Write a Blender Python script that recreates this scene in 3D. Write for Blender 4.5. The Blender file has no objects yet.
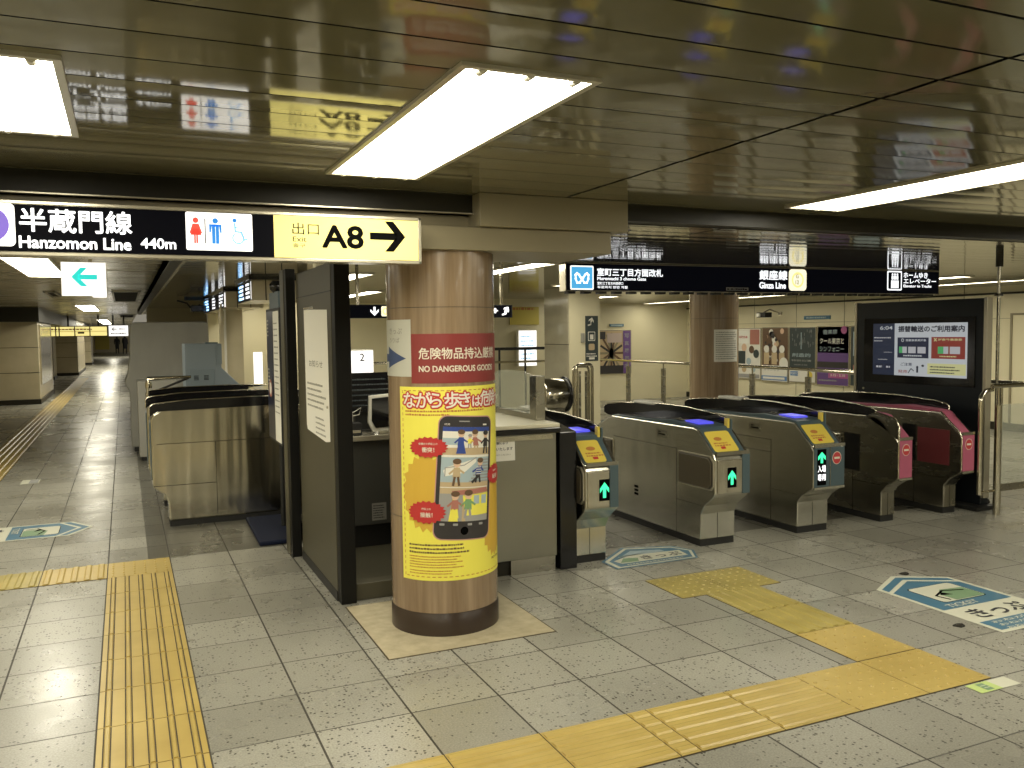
import bpy, bmesh, math, random
from mathutils import Vector, Matrix
random.seed(7)
S = bpy.context.scene
COL = S.collection
# ------------------------------------------------------------------ camera, world, exposure
F_PX, PITCH, ROLL, YAW, EYE = 862.25, 0.0603946, -0.0120503, 0.4214591, 1.59
cam_d = bpy.data.cameras.new('camera'); cam = bpy.data.objects.new('camera', cam_d); COL.objects.link(cam)
cy, sy, cp, sp = math.cos(YAW), math.sin(YAW), math.cos(PITCH), math.sin(PITCH)
FW = Vector((sy*cp, cy*cp, -sp)); RT = Vector((cy, -sy, 0)); UP = RT.cross(FW)
R2 = RT*math.cos(ROLL) + UP*math.sin(ROLL); U2 = R2.cross(FW)
cam.matrix_world = Matrix(((R2.x, U2.x, -FW.x, 0), (R2.y, U2.y, -FW.y, 0), (R2.z, U2.z, -FW.z, EYE), (0, 0, 0, 1)))
cam_d.sensor_width = 36; cam_d.lens = F_PX*36/1024; cam_d.clip_start = 0.05; cam_d.clip_end = 300
S.camera = cam
world = bpy.data.worlds.new('world'); S.world = world; world.use_nodes = True
world.node_tree.nodes['Background'].inputs[0].default_value = (1, .92, .74, 1)
world.node_tree.nodes['Background'].inputs[1].default_value = 0.25
S.view_settings.view_transform = 'Standard'; S.view_settings.look = 'None'
S.view_settings.gamma = 1; S.view_settings.use_curve_mapping = False
S.view_settings.exposure = 0.06
LAMP = 17.0
LAMP_COL = (1.0, .94, .76)
ZA, ZB = 2.30, 2.20            # front ceiling and gate-hall ceiling
T = 0.4                        # floor tile
X0, Y0 = 0.242, 2.997          # a corner of the floor grid

# ------------------------------------------------------------------ materials
MATS = {}
def mat(name, col=(.5, .5, .5), rough=.5, metal=0, emit=0, ecol=None, spec=None, coat=0, alpha=1, trans=0, ior=None):
    if name in MATS: return MATS[name]
    m = bpy.data.materials.new(name); m.use_nodes = True
    b = m.node_tree.nodes['Principled BSDF']
    b.inputs['Base Color'].default_value = (*col, 1)
    b.inputs['Roughness'].default_value = rough
    b.inputs['Metallic'].default_value = metal
    if spec is not None: b.inputs['Specular IOR Level'].default_value = spec
    if coat: b.inputs['Coat Weight'].default_value = coat; b.inputs['Coat Roughness'].default_value = .06
    if emit:
        b.inputs['Emission Color'].default_value = (*(ecol or col), 1); b.inputs['Emission Strength'].default_value = emit
        if emit < 4: m.cycles.emission_sampling = 'NONE'
    if trans: b.inputs['Transmission Weight'].default_value = trans
    if ior: b.inputs['IOR'].default_value = ior
    if alpha < 1: b.inputs['Alpha'].default_value = alpha
    m['b'] = 1
    MATS[name] = m
    return m
def NT(m): return m.node_tree, m.node_tree.nodes['Principled BSDF']
def node(nt, typ, **kw):
    n = nt.nodes.new(typ)
    for k, v in kw.items():
        if k == 'ins':
            for i, val in v.items(): n.inputs[i].default_value = val
        else: setattr(n, k, v)
    return n
def mottled(name, c1, c2, scale=(3, 3, 3), rough=.5, metal=0, bump=0, detail=4, rvar=0, coat=0, spec=None, lo=.35, hi=.65):
    """two-tone noise material on object coordinates"""
    m = mat(name, c1, rough, metal, coat=coat, spec=spec); nt, b = NT(m)
    tc = node(nt, 'ShaderNodeTexCoord'); mp = node(nt, 'ShaderNodeMapping'); mp.inputs['Scale'].default_value = scale
    nz = node(nt, 'ShaderNodeTexNoise', ins={'Scale': 1.0, 'Detail': detail, 'Roughness': .6})
    rp = node(nt, 'ShaderNodeValToRGB'); rp.color_ramp.elements[0].position = lo; rp.color_ramp.elements[1].position = hi
    rp.color_ramp.elements[0].color = (*c1, 1); rp.color_ramp.elements[1].color = (*c2, 1)
    L = nt.links
    L.new(tc.outputs['Object'], mp.inputs[0]); L.new(mp.outputs[0], nz.inputs['Vector']); L.new(nz.outputs[0], rp.inputs[0]); L.new(rp.outputs[0], b.inputs['Base Color'])
    if rvar:
        mr = node(nt, 'ShaderNodeMapRange', ins={1: .3, 2: .7, 3: rough-rvar, 4: rough+rvar}); L.new(nz.outputs[0], mr.inputs[0]); L.new(mr.outputs[0], b.inputs['Roughness'])
    if bump:
        bp = node(nt, 'ShaderNodeBump', ins={'Strength': bump, 'Distance': .003}); L.new(nz.outputs[0], bp.inputs['Height']); L.new(bp.outputs[0], b.inputs['Normal'])
    return m

def floor_material(name, light, dark, split=True):
    m = mat(name, light, .3); nt, b = NT(m); L = nt.links
    def math_(op, a, c=None, clamp=False):
        n = node(nt, 'ShaderNodeMath', operation=op); n.use_clamp = clamp
        for i, v in enumerate((a, c)):
            if v is None: continue
            if isinstance(v, (int, float)): n.inputs[i].default_value = v
            else: L.new(v, n.inputs[i])
        return n.outputs[0]
    tc = node(nt, 'ShaderNodeTexCoord'); sx = node(nt, 'ShaderNodeSeparateXYZ'); L.new(tc.outputs['Object'], sx.inputs[0])
    gx = math_('DIVIDE', math_('SUBTRACT', sx.outputs[0], X0), T); gy = math_('DIVIDE', math_('SUBTRACT', sx.outputs[1], Y0), T)
    ix = math_('FLOOR', gx); iy = math_('FLOOR', gy); fx = math_('FRACT', gx); fy = math_('FRACT', gy)
    cb = node(nt, 'ShaderNodeCombineXYZ'); L.new(ix, cb.inputs[0]); L.new(iy, cb.inputs[1])
    wn = node(nt, 'ShaderNodeTexWhiteNoise', noise_dimensions='2D'); L.new(cb.outputs[0], wn.inputs['Vector'])
    # joints: the run along y is wider than the one across
    ex = math_('MINIMUM', fx, math_('SUBTRACT', 1.0, fx)); ey = math_('MINIMUM', fy, math_('SUBTRACT', 1.0, fy))
    jx = math_('LESS_THAN', ex, .011); jy = math_('LESS_THAN', ey, .0095)
    joint = math_('MAXIMUM', jx, math_('MULTIPLY', jy, .85))
    vor = node(nt, 'ShaderNodeTexVoronoi', ins={'Scale': 64.0, 'Randomness': 1.0}); L.new(tc.outputs['Object'], vor.inputs['Vector'])
    nz = node(nt, 'ShaderNodeTexNoise', ins={'Scale': 130.0, 'Detail': 2.0}); L.new(tc.outputs['Object'], nz.inputs['Vector'])
    big = node(nt, 'ShaderNodeTexNoise', ins={'Scale': 1.3, 'Detail': 4.0, 'Roughness': .6}); L.new(tc.outputs['Object'], big.inputs['Vector'])
    # speckle: random subset of the voronoi cells; how many depends on the tile
    sc = node(nt, 'ShaderNodeSeparateColor'); L.new(vor.outputs['Color'], sc.inputs[0])
    thr = math_('ADD', .07, math_('MULTIPLY', wn.outputs['Value'], .24))
    spk = math_('MULTIPLY', math_('LESS_THAN', sc.outputs[0], thr), math_('LESS_THAN', vor.outputs['Distance'], .36))
    mix1 = node(nt, 'ShaderNodeMix', data_type='RGBA'); mix1.inputs[6].default_value = (*dark, 1); mix1.inputs[7].default_value = (*light, 1)
    tone = math_('ADD', math_('MULTIPLY', wn.outputs['Value'], .42), math_('MULTIPLY', big.outputs[0], .62)); L.new(tone, mix1.inputs[0])
    mixn = node(nt, 'ShaderNodeMix', data_type='RGBA', blend_type='MULTIPLY'); mixn.inputs[0].default_value = 1; L.new(mix1.outputs[2], mixn.inputs[6])
    nr = node(nt, 'ShaderNodeMapRange', ins={1: .3, 2: .7, 3: .78, 4: 1.15}); L.new(nz.outputs[0], nr.inputs[0]); L.new(nr.outputs[0], mixn.inputs[7])
    mix2 = node(nt, 'ShaderNodeMix', data_type='RGBA'); L.new(math_('MULTIPLY', spk, .88), mix2.inputs[0]); L.new(mixn.outputs[2], mix2.inputs[6]); mix2.inputs[7].default_value = (.035, .03, .022, 1)
    mix3 = node(nt, 'ShaderNodeMix', data_type='RGBA'); L.new(math_('MULTIPLY', joint, .95), mix3.inputs[0]); L.new(mix2.outputs[2], mix3.inputs[6]); mix3.inputs[7].default_value = (.03, .026, .018, 1)
    L.new(mix3.outputs[2], b.inputs['Base Color'])
    rr = node(nt, 'ShaderNodeMapRange', ins={1: .3, 2: .7, 3: .22, 4: .36}); L.new(big.outputs[0], rr.inputs[0])
    L.new(math_('ADD', rr.outputs[0], math_('MULTIPLY', joint, .4)), b.inputs['Roughness'])
    hh = math_('SUBTRACT', math_('MULTIPLY', nz.outputs[0], .12), math_('ADD', joint, math_('MULTIPLY', spk, .25)))
    bp = node(nt, 'ShaderNodeBump', ins={'Strength': .35, 'Distance': .0015}); L.new(hh, bp.inputs['Height']); L.new(bp.outputs[0], b.inputs['Normal'])
    return m

def slat_metal(name, col, rough, metal=.55, ior=1.5):
    m = mat(name, col, rough, metal, ior=ior); nt, b = NT(m); L = nt.links
    tc = node(nt, 'ShaderNodeTexCoord'); mp = node(nt, 'ShaderNodeMapping'); mp.inputs['Scale'].default_value = (.6, 2.2, 1)
    nz = node(nt, 'ShaderNodeTexNoise', ins={'Scale': 1.5, 'Detail': 3.0}); L.new(tc.outputs['Object'], mp.inputs[0]); L.new(mp.outputs[0], nz.inputs['Vector'])
    bp = node(nt, 'ShaderNodeBump', ins={'Strength': .10, 'Distance': .01}); L.new(nz.outputs[0], bp.inputs['Height']); L.new(bp.outputs[0], b.inputs['Normal'])
    mr = node(nt, 'ShaderNodeMapRange', ins={1: .3, 2: .7, 3: rough*.7, 4: rough*1.5}); L.new(nz.outputs[0], mr.inputs[0]); L.new(mr.outputs[0], b.inputs['Roughness'])
    return m

def brushed(name, col, rough, sc=(3, 3, 140), bigsc=(2.2, 2.2, 2.2), wav=.10):
    m = mat(name, col, rough, 1.0); nt, b = NT(m); L = nt.links
    tc = node(nt, 'ShaderNodeTexCoord'); mp = node(nt, 'ShaderNodeMapping'); mp.inputs['Scale'].default_value = sc
    nz = node(nt, 'ShaderNodeTexNoise', ins={'Scale': 1.0, 'Detail': 3.0}); L.new(tc.outputs['Object'], mp.inputs[0]); L.new(mp.outputs[0], nz.inputs['Vector'])
    mb_ = node(nt, 'ShaderNodeMapping'); mb_.inputs['Scale'].default_value = bigsc; L.new(tc.outputs['Object'], mb_.inputs[0])
    big = node(nt, 'ShaderNodeTexNoise', ins={'Scale': 1.0, 'Detail': 2.0}); L.new(mb_.outputs[0], big.inputs['Vector'])
    mr = node(nt, 'ShaderNodeMapRange', ins={1: .3, 2: .7, 3: rough*.9, 4: rough*1.12}); L.new(nz.outputs[0], mr.inputs[0]); L.new(mr.outputs[0], b.inputs['Roughness'])
    mx = node(nt, 'ShaderNodeMix', data_type='RGBA'); mx.inputs[6].default_value = (*[c*.78 for c in col], 1); mx.inputs[7].default_value = (*col, 1); L.new(big.outputs[0], mx.inputs[0]); L.new(mx.outputs[2], b.inputs['Base Color'])
    bp = node(nt, 'ShaderNodeBump', ins={'Strength': wav, 'Distance': .02}); L.new(big.outputs[0], bp.inputs['Height']); L.new(bp.outputs[0], b.inputs['Normal'])
    return m

M_floor = floor_material('granite tile', (.42, .41, .35), (.17, .163, .133))
M_floor_dk = floor_material('dark and shaded granite tile', (.13, .125, .10), (.07, .066, .052))  # real dark tile by the left gates, painted shade between the right ones
M_stone = mottled('beige stone slab', (.50, .44, .30), (.36, .31, .20), (14, 14, 14), .45, bump=.2, lo=.3, hi=.7)
M_yel = mottled('yellow tactile tile', (.52, .39, .12), (.40, .29, .08), (2.2, 2.2, 2.2), .34, lo=.3, hi=.7, spec=.5)
M_yeld = mottled('olive yellow tactile tile', (.42, .34, .10), (.33, .265, .075), (5, 5, 5), .36)
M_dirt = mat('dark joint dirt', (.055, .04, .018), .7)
M_slat = slat_metal('glossy ceiling slat', (.165, .15, .085), .08, .0, 1.52)
M_slatB = slat_metal('dark glossy ceiling slat', (.13, .118, .085), .06, .0, 2.1)
M_slatC = slat_metal('corridor ceiling slat', (.46, .42, .31), .2, .3)
M_recess = mat('black recess', (.012, .011, .008), .8)
M_fascia = mat('dark brown fascia', (.020, .018, .011), .4, spec=.3)
M_casing = mat('olive beige painted steel', (.27, .235, .15), .38, spec=.4)
M_trim = mat('light metal trim', (.55, .51, .40), .25, .6)
M_steel = brushed('brushed stainless', (.66, .645, .56), .24, (3, 3, 40), (2.5, 2.5, .8), .3)
M_steelc = brushed('scuffed stainless', (.36, .35, .29), .34, (3, 3, 12))
M_steelv = brushed('brushed stainless vertical', (.66, .62, .50), .15, (10, 3, 3), (4.5, 4.5, .35), .6)
M_steeld = brushed('dark stainless', (.44, .42, .35), .26, (3, 3, 10), (2.5, 2.5, .8), .2)
M_tube = mat('polished steel tube', (.62, .58, .47), .16, 1)
M_black = mat('black gloss', (.008, .008, .009), .12)
M_blackm = mat('black matte', (.012, .012, .011), .55)
M_teal = mat('blue grey plastic', (.065, .10, .115), .4)
M_pink = mat('pink panel', (.42, .10, .17), .4)
M_maroon = mat('maroon panel', (.16, .03, .035), .35)
M_cream = mottled('cream wall panel', (.76, .70, .49), (.72, .66, .45), (.7, .7, .7), .35)
M_creamd = mottled('beige marble panel', (.58, .51, .35), (.50, .44, .29), (1.5, 1.5, 1.5), .25)
M_marble = mottled('grey beige marble', (.47, .44, .34), (.40, .37, .28), (1.5, 1.5, 2.5), .12)
M_white = mat('white plate', (.75, .73, .64), .5)
M_paper = mat('paper', (.86, .85, .78), .6)
M_ink = mat('dark ink', (.03, .03, .035), .6)
M_grey = mat('grey ink', (.32, .31, .27), .6)
M_olive = mat('olive painted panel', (.072, .066, .042), .45, spec=.3)
M_post = mat('black post', (.008, .008, .007), .5, spec=.2)
M_navy = mat('navy rubber mat', (.005, .009, .028), .6, spec=.2)
M_frame = mat('fixture frame metal', (.55, .52, .42), .35, .3)
M_lamp = mat('lit lamp diffuser', (1, 1, 1), .5, emit=LAMP, ecol=LAMP_COL)
M_glass = mat('clear glass', (.80, .86, .78), .03, alpha=.22, spec=.6)
M_glassf = mat('misty glass', (.50, .52, .43), .10, alpha=.32)
E_white = mat('lit white', (.8, .8, .8), .4, emit=1.15, ecol=(1, .97, .92))
E_whites = mat('lit white lettering', (.8, .8, .8), .4, emit=1.3, ecol=(.95, .97, 1))
E_yel = mat('lit yellow', (.7, .62, .2), .4, emit=.95, ecol=(1, .84, .30))
E_yelhot = mat('lit pale yellow', (.5, .43, .12), .5, emit=.88, ecol=(1, .88, .30), spec=.2)
E_yelbox = mat('lit cream yellow', (.7, .65, .3), .4, emit=1.0, ecol=(1, .95, .72))
P_black = mat('sign black film', (.002, .002, .003), .5, emit=.003, ecol=(.5, .55, .9), spec=.04)
P_blk = mat('sign black ink', (.003, .003, .003), .8, spec=.02)
P_purple = mat('purple ring film', (.12, .06, .4), .4, emit=.45, ecol=(.32, .2, .95))
P_red = mat('red pictogram film', (.6, .05, .04), .4, emit=.55, ecol=(.95, .13, .08))
P_blue = mat('blue pictogram film', (.02, .2, .6), .4, emit=.55, ecol=(.04, .30, .85))
P_lblue = mat('light blue film', (.1, .4, .7), .4, emit=.6, ecol=(.38, .66, .86))
P_cyan = mat('lit cyan film', (.02, .6, .6), .4, emit=.7, ecol=(.02, .80, .72))
P_metro = mat('lit sky blue film', (.05, .4, .7), .4, emit=.75, ecol=(.10, .50, .92))
P_green = mat('green arrow light', (.02, .6, .3), .4, emit=1.1, ecol=(.06, .95, .42))
P_screenblue = mat('blue reader glow', (.05, .05, .5), .3, emit=.7, ecol=(.12, .12, .95))
P_noentry = mat('no entry red', (.50, .045, .05), .45)
P_readyel = mat('yellow reader plate', (.74, .58, .09), .4)
P_orange = mat('orange brown ink', (.5, .2, .05), .5)
P_posty = mat('poster yellow', (.86, .79, .11), .38)
P_postor = mat('poster amber', (.66, .42, .055), .38)
P_postred = mat('poster red', (.50, .035, .035), .4)
P_stickred = mat('sticker red', (.24, .035, .032), .4)
P_letter = mat('cream lettering', (.74, .70, .58), .45)
P_postwhite = mat('poster white', (.78, .76, .68), .4)
P_phone = mat('printed dark grey', (.035, .032, .034), .4)
P_phonepink = mat('printed pink rim', (.52, .28, .26), .4)
P_skin = mat('printed skin', (.70, .48, .33), .5)
P_pblue = mat('printed blue', (.035, .07, .30), .5)
P_plb = mat('printed pale blue', (.38, .48, .52), .5)
P_pgrey = mat('printed grey', (.33, .33, .32), .5)
P_pgreen = mat('printed green', (.20, .36, .16), .5)
P_ptan = mat('printed tan', (.52, .40, .24), .5)
P_decal = mat('floor decal blue', (.06, .17, .26), .4)
P_decalw = mat('floor decal cream', (.62, .62, .50), .4)
P_decalg = mat('floor decal green', (.20, .32, .18), .4)
P_brown = mat('printed brown', (.13, .075, .04), .5)
P_purp = mat('printed purple', (.14, .07, .24), .5)
P_mag = mat('printed magenta', (.42, .10, .28), .5)
P_dkgreen = mat('printed slate', (.035, .05, .05), .5)
P_salmon = mat('printed salmon', (.42, .17, .13), .5)

def wood_material():
    m = mat('brown laminated stone', (.4, .3, .2), .22); nt, b = NT(m); L = nt.links
    tc = node(nt, 'ShaderNodeTexCoord'); mp = node(nt, 'ShaderNodeMapping'); mp.inputs['Scale'].default_value = (26, 26, 1.1)
    nz = node(nt, 'ShaderNodeTexNoise', ins={'Scale': 1.0, 'Detail': 5.0, 'Roughness': .6}); L.new(tc.outputs['Object'], mp.inputs[0]); L.new(mp.outputs[0], nz.inputs['Vector'])
    rp = node(nt, 'ShaderNodeValToRGB'); e = rp.color_ramp.elements; e[0].position = .3; e[1].position = .7
    e[0].color = (.20, .135, .078, 1); e[1].color = (.33, .24, .15, 1); L.new(nz.outputs[0], rp.inputs[0]); L.new(rp.outputs[0], b.inputs['Base Color'])
    b.inputs['Coat Weight'].default_value = .3; b.inputs['Coat Roughness'].default_value = .08
    return m
M_wood = wood_material()
M_base = mat('dark brown skirting', (.035, .022, .015), .3)

# ------------------------------------------------------------------ mesh helpers
class MB:
    def __init__(s): s.v = []; s.f = []; s.m = []; s.mats = []; s.sm = []
    def mi(s, m):
        if m not in s.mats: s.mats.append(m)
        return s.mats.index(m)
    def add(s, vs, fs, m, smooth=False):
        o = len(s.v); s.v += [Vector(v) for v in vs]; k = s.mi(m)
        for f in fs: s.f.append([o+i for i in f]); s.m.append(k); s.sm.append(smooth)
        return s
    def box(s, x0, y0, z0, x1, y1, z1, m):
        vs = [(x0, y0, z0), (x1, y0, z0), (x1, y1, z0), (x0, y1, z0), (x0, y0, z1), (x1, y0, z1), (x1, y1, z1), (x0, y1, z1)]
        return s.add(vs, [(0, 3, 2, 1), (4, 5, 6, 7), (0, 1, 5, 4), (1, 2, 6, 5), (2, 3, 7, 6), (3, 0, 4, 7)], m)
    def prism(s, pts, axis, a, b, m, smooth=False):
        """pts 2D polygon; axis 0: (y,z) along x, 1: (x,z) along y, 2: (x,y) along z"""
        def P(p, t): return (t, p[0], p[1]) if axis == 0 else ((p[0], t, p[1]) if axis == 1 else (p[0], p[1], t))
        n = len(pts); vs = [P(p, a) for p in pts] + [P(p, b) for p in pts]
        fs = [tuple(range(n)), tuple(range(2*n-1, n-1, -1))]
        o = len(s.f)
        s.add(vs, fs, m)
        oo = len(s.v) - 2*n; k = s.mi(m)
        for i in range(n):
            j = (i+1) % n; s.f.append([oo+i, oo+n+i, oo+n+j, oo+j]); s.m.append(k); s.sm.append(smooth)
        return s
    def lathe(s, c, prof, m, n=48, axis=2, smooth=True):
        """prof list of (r, h) from bottom to top around an axis through c"""
        vs = []; 
        for r, h in prof:
            for i in range(n):
                a = 2*math.pi*i/n; u, w = r*math.cos(a), r*math.sin(a)
                p = (u, w, h) if axis == 2 else ((h, u, w) if axis == 0 else (w, h, u))
                vs.append((c[0]+p[0], c[1]+p[1], c[2]+p[2]))
        fs = []
        for k in range(len(prof)-1):
            for i in range(n):
                j = (i+1) % n; fs.append((k*n+i, k*n+j, (k+1)*n+j, (k+1)*n+i))
        s.add(vs, fs, m, smooth)
        s.add(vs[:n], [tuple(range(n-1, -1, -1))], m); s.add(vs[-n:], [tuple(range(n))], m)
        return s
    def tube(s, pts, r, m, n=12, caps=True, closed=False):
        pts = [Vector(p) for p in pts]; N = len(pts); vs = []
        ref = None
        for i, p in enumerate(pts):
            d = (pts[min(i+1, N-1)] - pts[max(i-1, 0)]).normalized()
            if ref is None: ref = Vector((0, 0, 1)) if abs(d.z) < .9 else Vector((1, 0, 0))
            u = d.cross(ref).normalized(); w = u.cross(d).normalized(); ref = w if abs(d.dot(w)) < .5 else ref
            rr = r[i] if isinstance(r, (list, tuple)) else r
            for k in range(n):
                a = 2*math.pi*k/n; vs.append(p + u*math.cos(a)*rr + w*math.sin(a)*rr)
        fs = [(i*n+k, i*n+(k+1) % n, (i+1)*n+(k+1) % n, (i+1)*n+k) for i in range(N-1) for k in range(n)]
        s.add(vs, fs, m, True)
        if caps: s.add(vs[:n], [tuple(range(n-1, -1, -1))], m); s.add(vs[-n:], [tuple(range(n))], m)
        return s
    def build(s, name, parent=None, bevel=0, at=None, seg=2):
        me = bpy.data.meshes.new(name); off = Vector(at) if at is not None else ROOTLOC.get(parent, Vector((0, 0, 0)))
        me.from_pydata([tuple(v-off) for v in s.v], [], s.f)
        for m in s.mats: me.materials.append(m)
        for p, k, q in zip(me.polygons, s.m, s.sm): p.material_index = k; p.use_smooth = q
        bm = bmesh.new(); bm.from_mesh(me); bmesh.ops.recalc_face_normals(bm, faces=bm.faces); bm.to_mesh(me); bm.free(); me.update()
        o = bpy.data.objects.new(name, me); COL.objects.link(o)
        if parent is not None: o.parent = parent; ROOTLOC[o] = off
        elif at is not None: o.location = at; ROOTLOC[o] = off
        if bevel:
            md = o.modifiers.new('bevel', 'BEVEL'); md.width = bevel; md.segments = seg; md.limit_method = 'ANGLE'; md.angle_limit = math.radians(35)
            md.harden_normals = False
        return o
ROOTLOC = {}
def thing(name, label, cat, loc, group=None):
    o = bpy.data.objects.new(name, None); COL.objects.link(o); o.location = loc; o.empty_display_size = .1
    ROOTLOC[o] = Vector(loc); o['label'] = label; o['category'] = cat
    if group: o['group'] = group
    return o
def tag(o, label, cat, group=None, kind=None):
    if label: o['label'] = label
    if cat: o['category'] = cat
    if group: o['group'] = group
    if kind: o['kind'] = kind
    return o
def struct(o, label=None):
    o['kind'] = 'structure'
    if label: o['label'] = label
    return o
def copy_tree(src, loc, label=None, group=None):
    r = src.copy(); COL.objects.link(r); r.location = loc; ROOTLOC[r] = Vector(loc)
    if label: r['label'] = label
    if group: r['group'] = group
    def kids(a, b):
        for ch in list(a.children):
            c = ch.copy(); COL.objects.link(c); c.parent = b; kids(ch, c)
    kids(src, r)
    return r

# ------------------------------------------------------------------ flat artwork (printing, lettering)
_tc = {}
def text_mesh(s, bold=0):
    k = (s, bold)
    if k in _tc: return _tc[k]
    cu = bpy.data.curves.new('t', 'FONT'); cu.body = s; cu.offset = bold; cu.resolution_u = 3
    ob = bpy.data.objects.new('t', cu); COL.objects.link(ob); bpy.context.view_layer.update()
    me = bpy.data.meshes.new_from_object(ob.evaluated_get(bpy.context.evaluated_depsgraph_get()))
    vs = [(v.co.x, v.co.y) for v in me.vertices]; fs = [tuple(p.vertices) for p in me.polygons]
    bpy.data.objects.remove(ob); bpy.data.curves.remove(cu); bpy.data.meshes.remove(me)
    _tc[k] = (vs, fs); return _tc[k]
class Art:
    """layered flat shapes in a 2D frame, later laid on a plane or round a column"""
    def __init__(s, eps=.0008): s.items = []; s.eps = eps; s.xf = None
    def raw(s, vs, fs, m, layer):
        if s.xf: vs = [s.xf(x, y) for x, y in vs]
        s.items.append((vs, fs, m, layer)); return s
    def poly(s, pts, m, layer=1): return s.raw(list(pts), [tuple(range(len(pts)))], m, layer)
    def rect(s, x0, y0, x1, y1, m, layer=1): return s.poly([(x0, y0), (x1, y0), (x1, y1), (x0, y1)], m, layer)
    def rrect(s, x0, y0, x1, y1, r, m, layer=1, n=5):
        pts = []
        for cx, cy_, a0 in ((x1-r, y1-r, 0), (x0+r, y1-r, 90), (x0+r, y0+r, 180), (x1-r, y0+r, 270)):
            for i in range(n+1):
                a = math.radians(a0+90*i/n); pts.append((cx+r*math.cos(a), cy_+r*math.sin(a)))
        return s.poly(pts, m, layer)
    def disc(s, cx, cy_, rx, ry, m, layer=1, n=28): return s.poly([(cx+rx*math.cos(2*math.pi*i/n), cy_+ry*math.sin(2*math.pi*i/n)) for i in range(n)], m, layer)
    def burst(s, cx, cy_, rx, ry, n, m, layer=1, k=.84):
        vs = [(cx, cy_)] + [(cx+rx*(1 if i % 2 else k)*math.cos(math.pi*i/n), cy_+ry*(1 if i % 2 else k)*math.sin(math.pi*i/n)) for i in range(2*n)]
        return s.raw(vs, [(0, 1+i, 1+(i+1) % (2*n)) for i in range(2*n)], m, layer)
    def line(s, pts, w, m, layer=1):
        for (ax, ay), (bx, by) in zip(pts, pts[1:]):
            d = math.hypot(bx-ax, by-ay) or 1; nx, ny = -(by-ay)/d*w/2, (bx-ax)/d*w/2; ex, ey = (bx-ax)/d*w*.3, (by-ay)/d*w*.3
            s.poly([(ax-ex+nx, ay-ey+ny), (ax-ex-nx, ay-ey-ny), (bx+ex-nx, by+ey-ny), (bx+ex+nx, by+ey+ny)], m, layer)
        return s
    def ring(s, cx, cy_, r0, r1, m, layer=1, n=32, a0=0, a1=360):
        vs = []; 
        for i in range(n+1):
            a = math.radians(a0+(a1-a0)*i/n); vs += [(cx+r0*math.cos(a), cy_+r0*math.sin(a)), (cx+r1*math.cos(a), cy_+r1*math.sin(a))]
        return s.raw(vs, [(2*i, 2*i+1, 2*i+3, 2*i+2) for i in range(n)], m, layer)
    def arrow(s, cx, cy_, L, W, t, ang, m, layer=1, head=.45):
        """chevron-headed arrow of length L pointing along ang (degrees)"""
        c, d = math.cos(math.radians(ang)), math.sin(math.radians(ang))
        def R(x, y): return (cx+x*c-y*d, cy_+x*d+y*c)
        h = L*head; q = t*1.25
        s.poly([R(-L/2, -t/2), R(L/2-q, -t/2), R(L/2-q, t/2), R(-L/2, t/2)], m, layer)
        for sg in (1, -1): s.poly([R(L/2, 0), R(L/2-h, sg*W/2), R(L/2-h-q, sg*W/2), R(L/2-q, 0)], m, layer)
        return s
    def text(s, t, x0, y0, h, m, w=None, layer=2, bold=.012, align='l', rot=0, wmax=None):
        reps = 0
        if bold > .015: reps, bold = bold, 0
        vs, fs = text_mesh(t, bold)
        if not vs: return s
        ax = min(v[0] for v in vs); bx = max(v[0] for v in vs); ay = min(v[1] for v in vs); by = max(v[1] for v in vs)
        ky = h/(by-ay); kx = w/(bx-ax) if w else ky
        W = (bx-ax)*kx
        if align == 'c': x0 -= W/2
        c, d = math.cos(math.radians(rot)), math.sin(math.radians(rot))
        out = []
        for v in vs:
            px, py = (v[0]-ax)*kx, (v[1]-ay)*ky
            out.append((x0+px*c-py*d, y0+px*d+py*c))
        if reps:
            q = reps*h*.75
            for k in range(8):
                ox, oy = q*math.cos(k*math.pi/4), q*math.sin(k*math.pi/4)
                s.raw([(v[0]+ox, v[1]+oy) for v in out], fs, m, layer+.02*k)
        return s.raw(out, fs, m, layer+.2 if reps else layer)
    def fine(s, x0, y0, x1, h, m, layer=2, n=1, gap=.002, ragged=.25, dash=None):
        """lines of print too small to read, as broken strokes"""
        for i in range(n):
            y = y0-i*(h+gap); xe = x1-(x1-x0)*random.random()*ragged; x = x0
            while x < xe:
                w = h*(.5+random.random()*1.2) if dash is None else dash
                s.rect(x, y-h/2, min(x+w, xe), y+h/2*(.5+random.random()*.5), m, layer); x += w+h*.35
        return s
    def to(s, name, parent, fn, cut=None, cuts=None, at=None, kindlabel=None):
        """fn(x, y, depth) -> world point; cut = max strip width for curved surfaces"""
        mb = MB()
        for vs, fs, m, layer in s.items:
            if cut:
                bm = bmesh.new(); bv = [bm.verts.new((x, y, 0)) for x, y in vs]
                for f in fs:
                    try: bm.faces.new([bv[i] for i in f])
                    except ValueError: pass
                x = math.floor(min(v[0] for v in vs)/cut)*cut+cut; xe = max(v[0] for v in vs)
                while x < xe:
                    bmesh.ops.bisect_plane(bm, geom=bm.verts[:]+bm.edges[:]+bm.faces[:], plane_co=(x, 0, 0), plane_no=(1, 0, 0)); x += cut
                bm.verts.index_update(); vs = [(v.co.x, v.co.y) for v in bm.verts]; fs = [tuple(v.index for v in f.verts) for f in bm.faces]; bm.free()
            mb.add([fn(x, y, layer*s.eps) for x, y in vs], fs, m)
        me_ob = mb.build(name, parent, at=at)
        return me_ob
def planar(O, ux, uy):
    O, ux, uy = Vector(O), Vector(ux).normalized(), Vector(uy).normalized(); n = ux.cross(uy)
    return lambda x, y, d: O+ux*x+uy*y+n*d
def front(Y): return lambda x, y, d: Vector((x, Y-d, y))          # faces -y, art frame = world x, z
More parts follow.
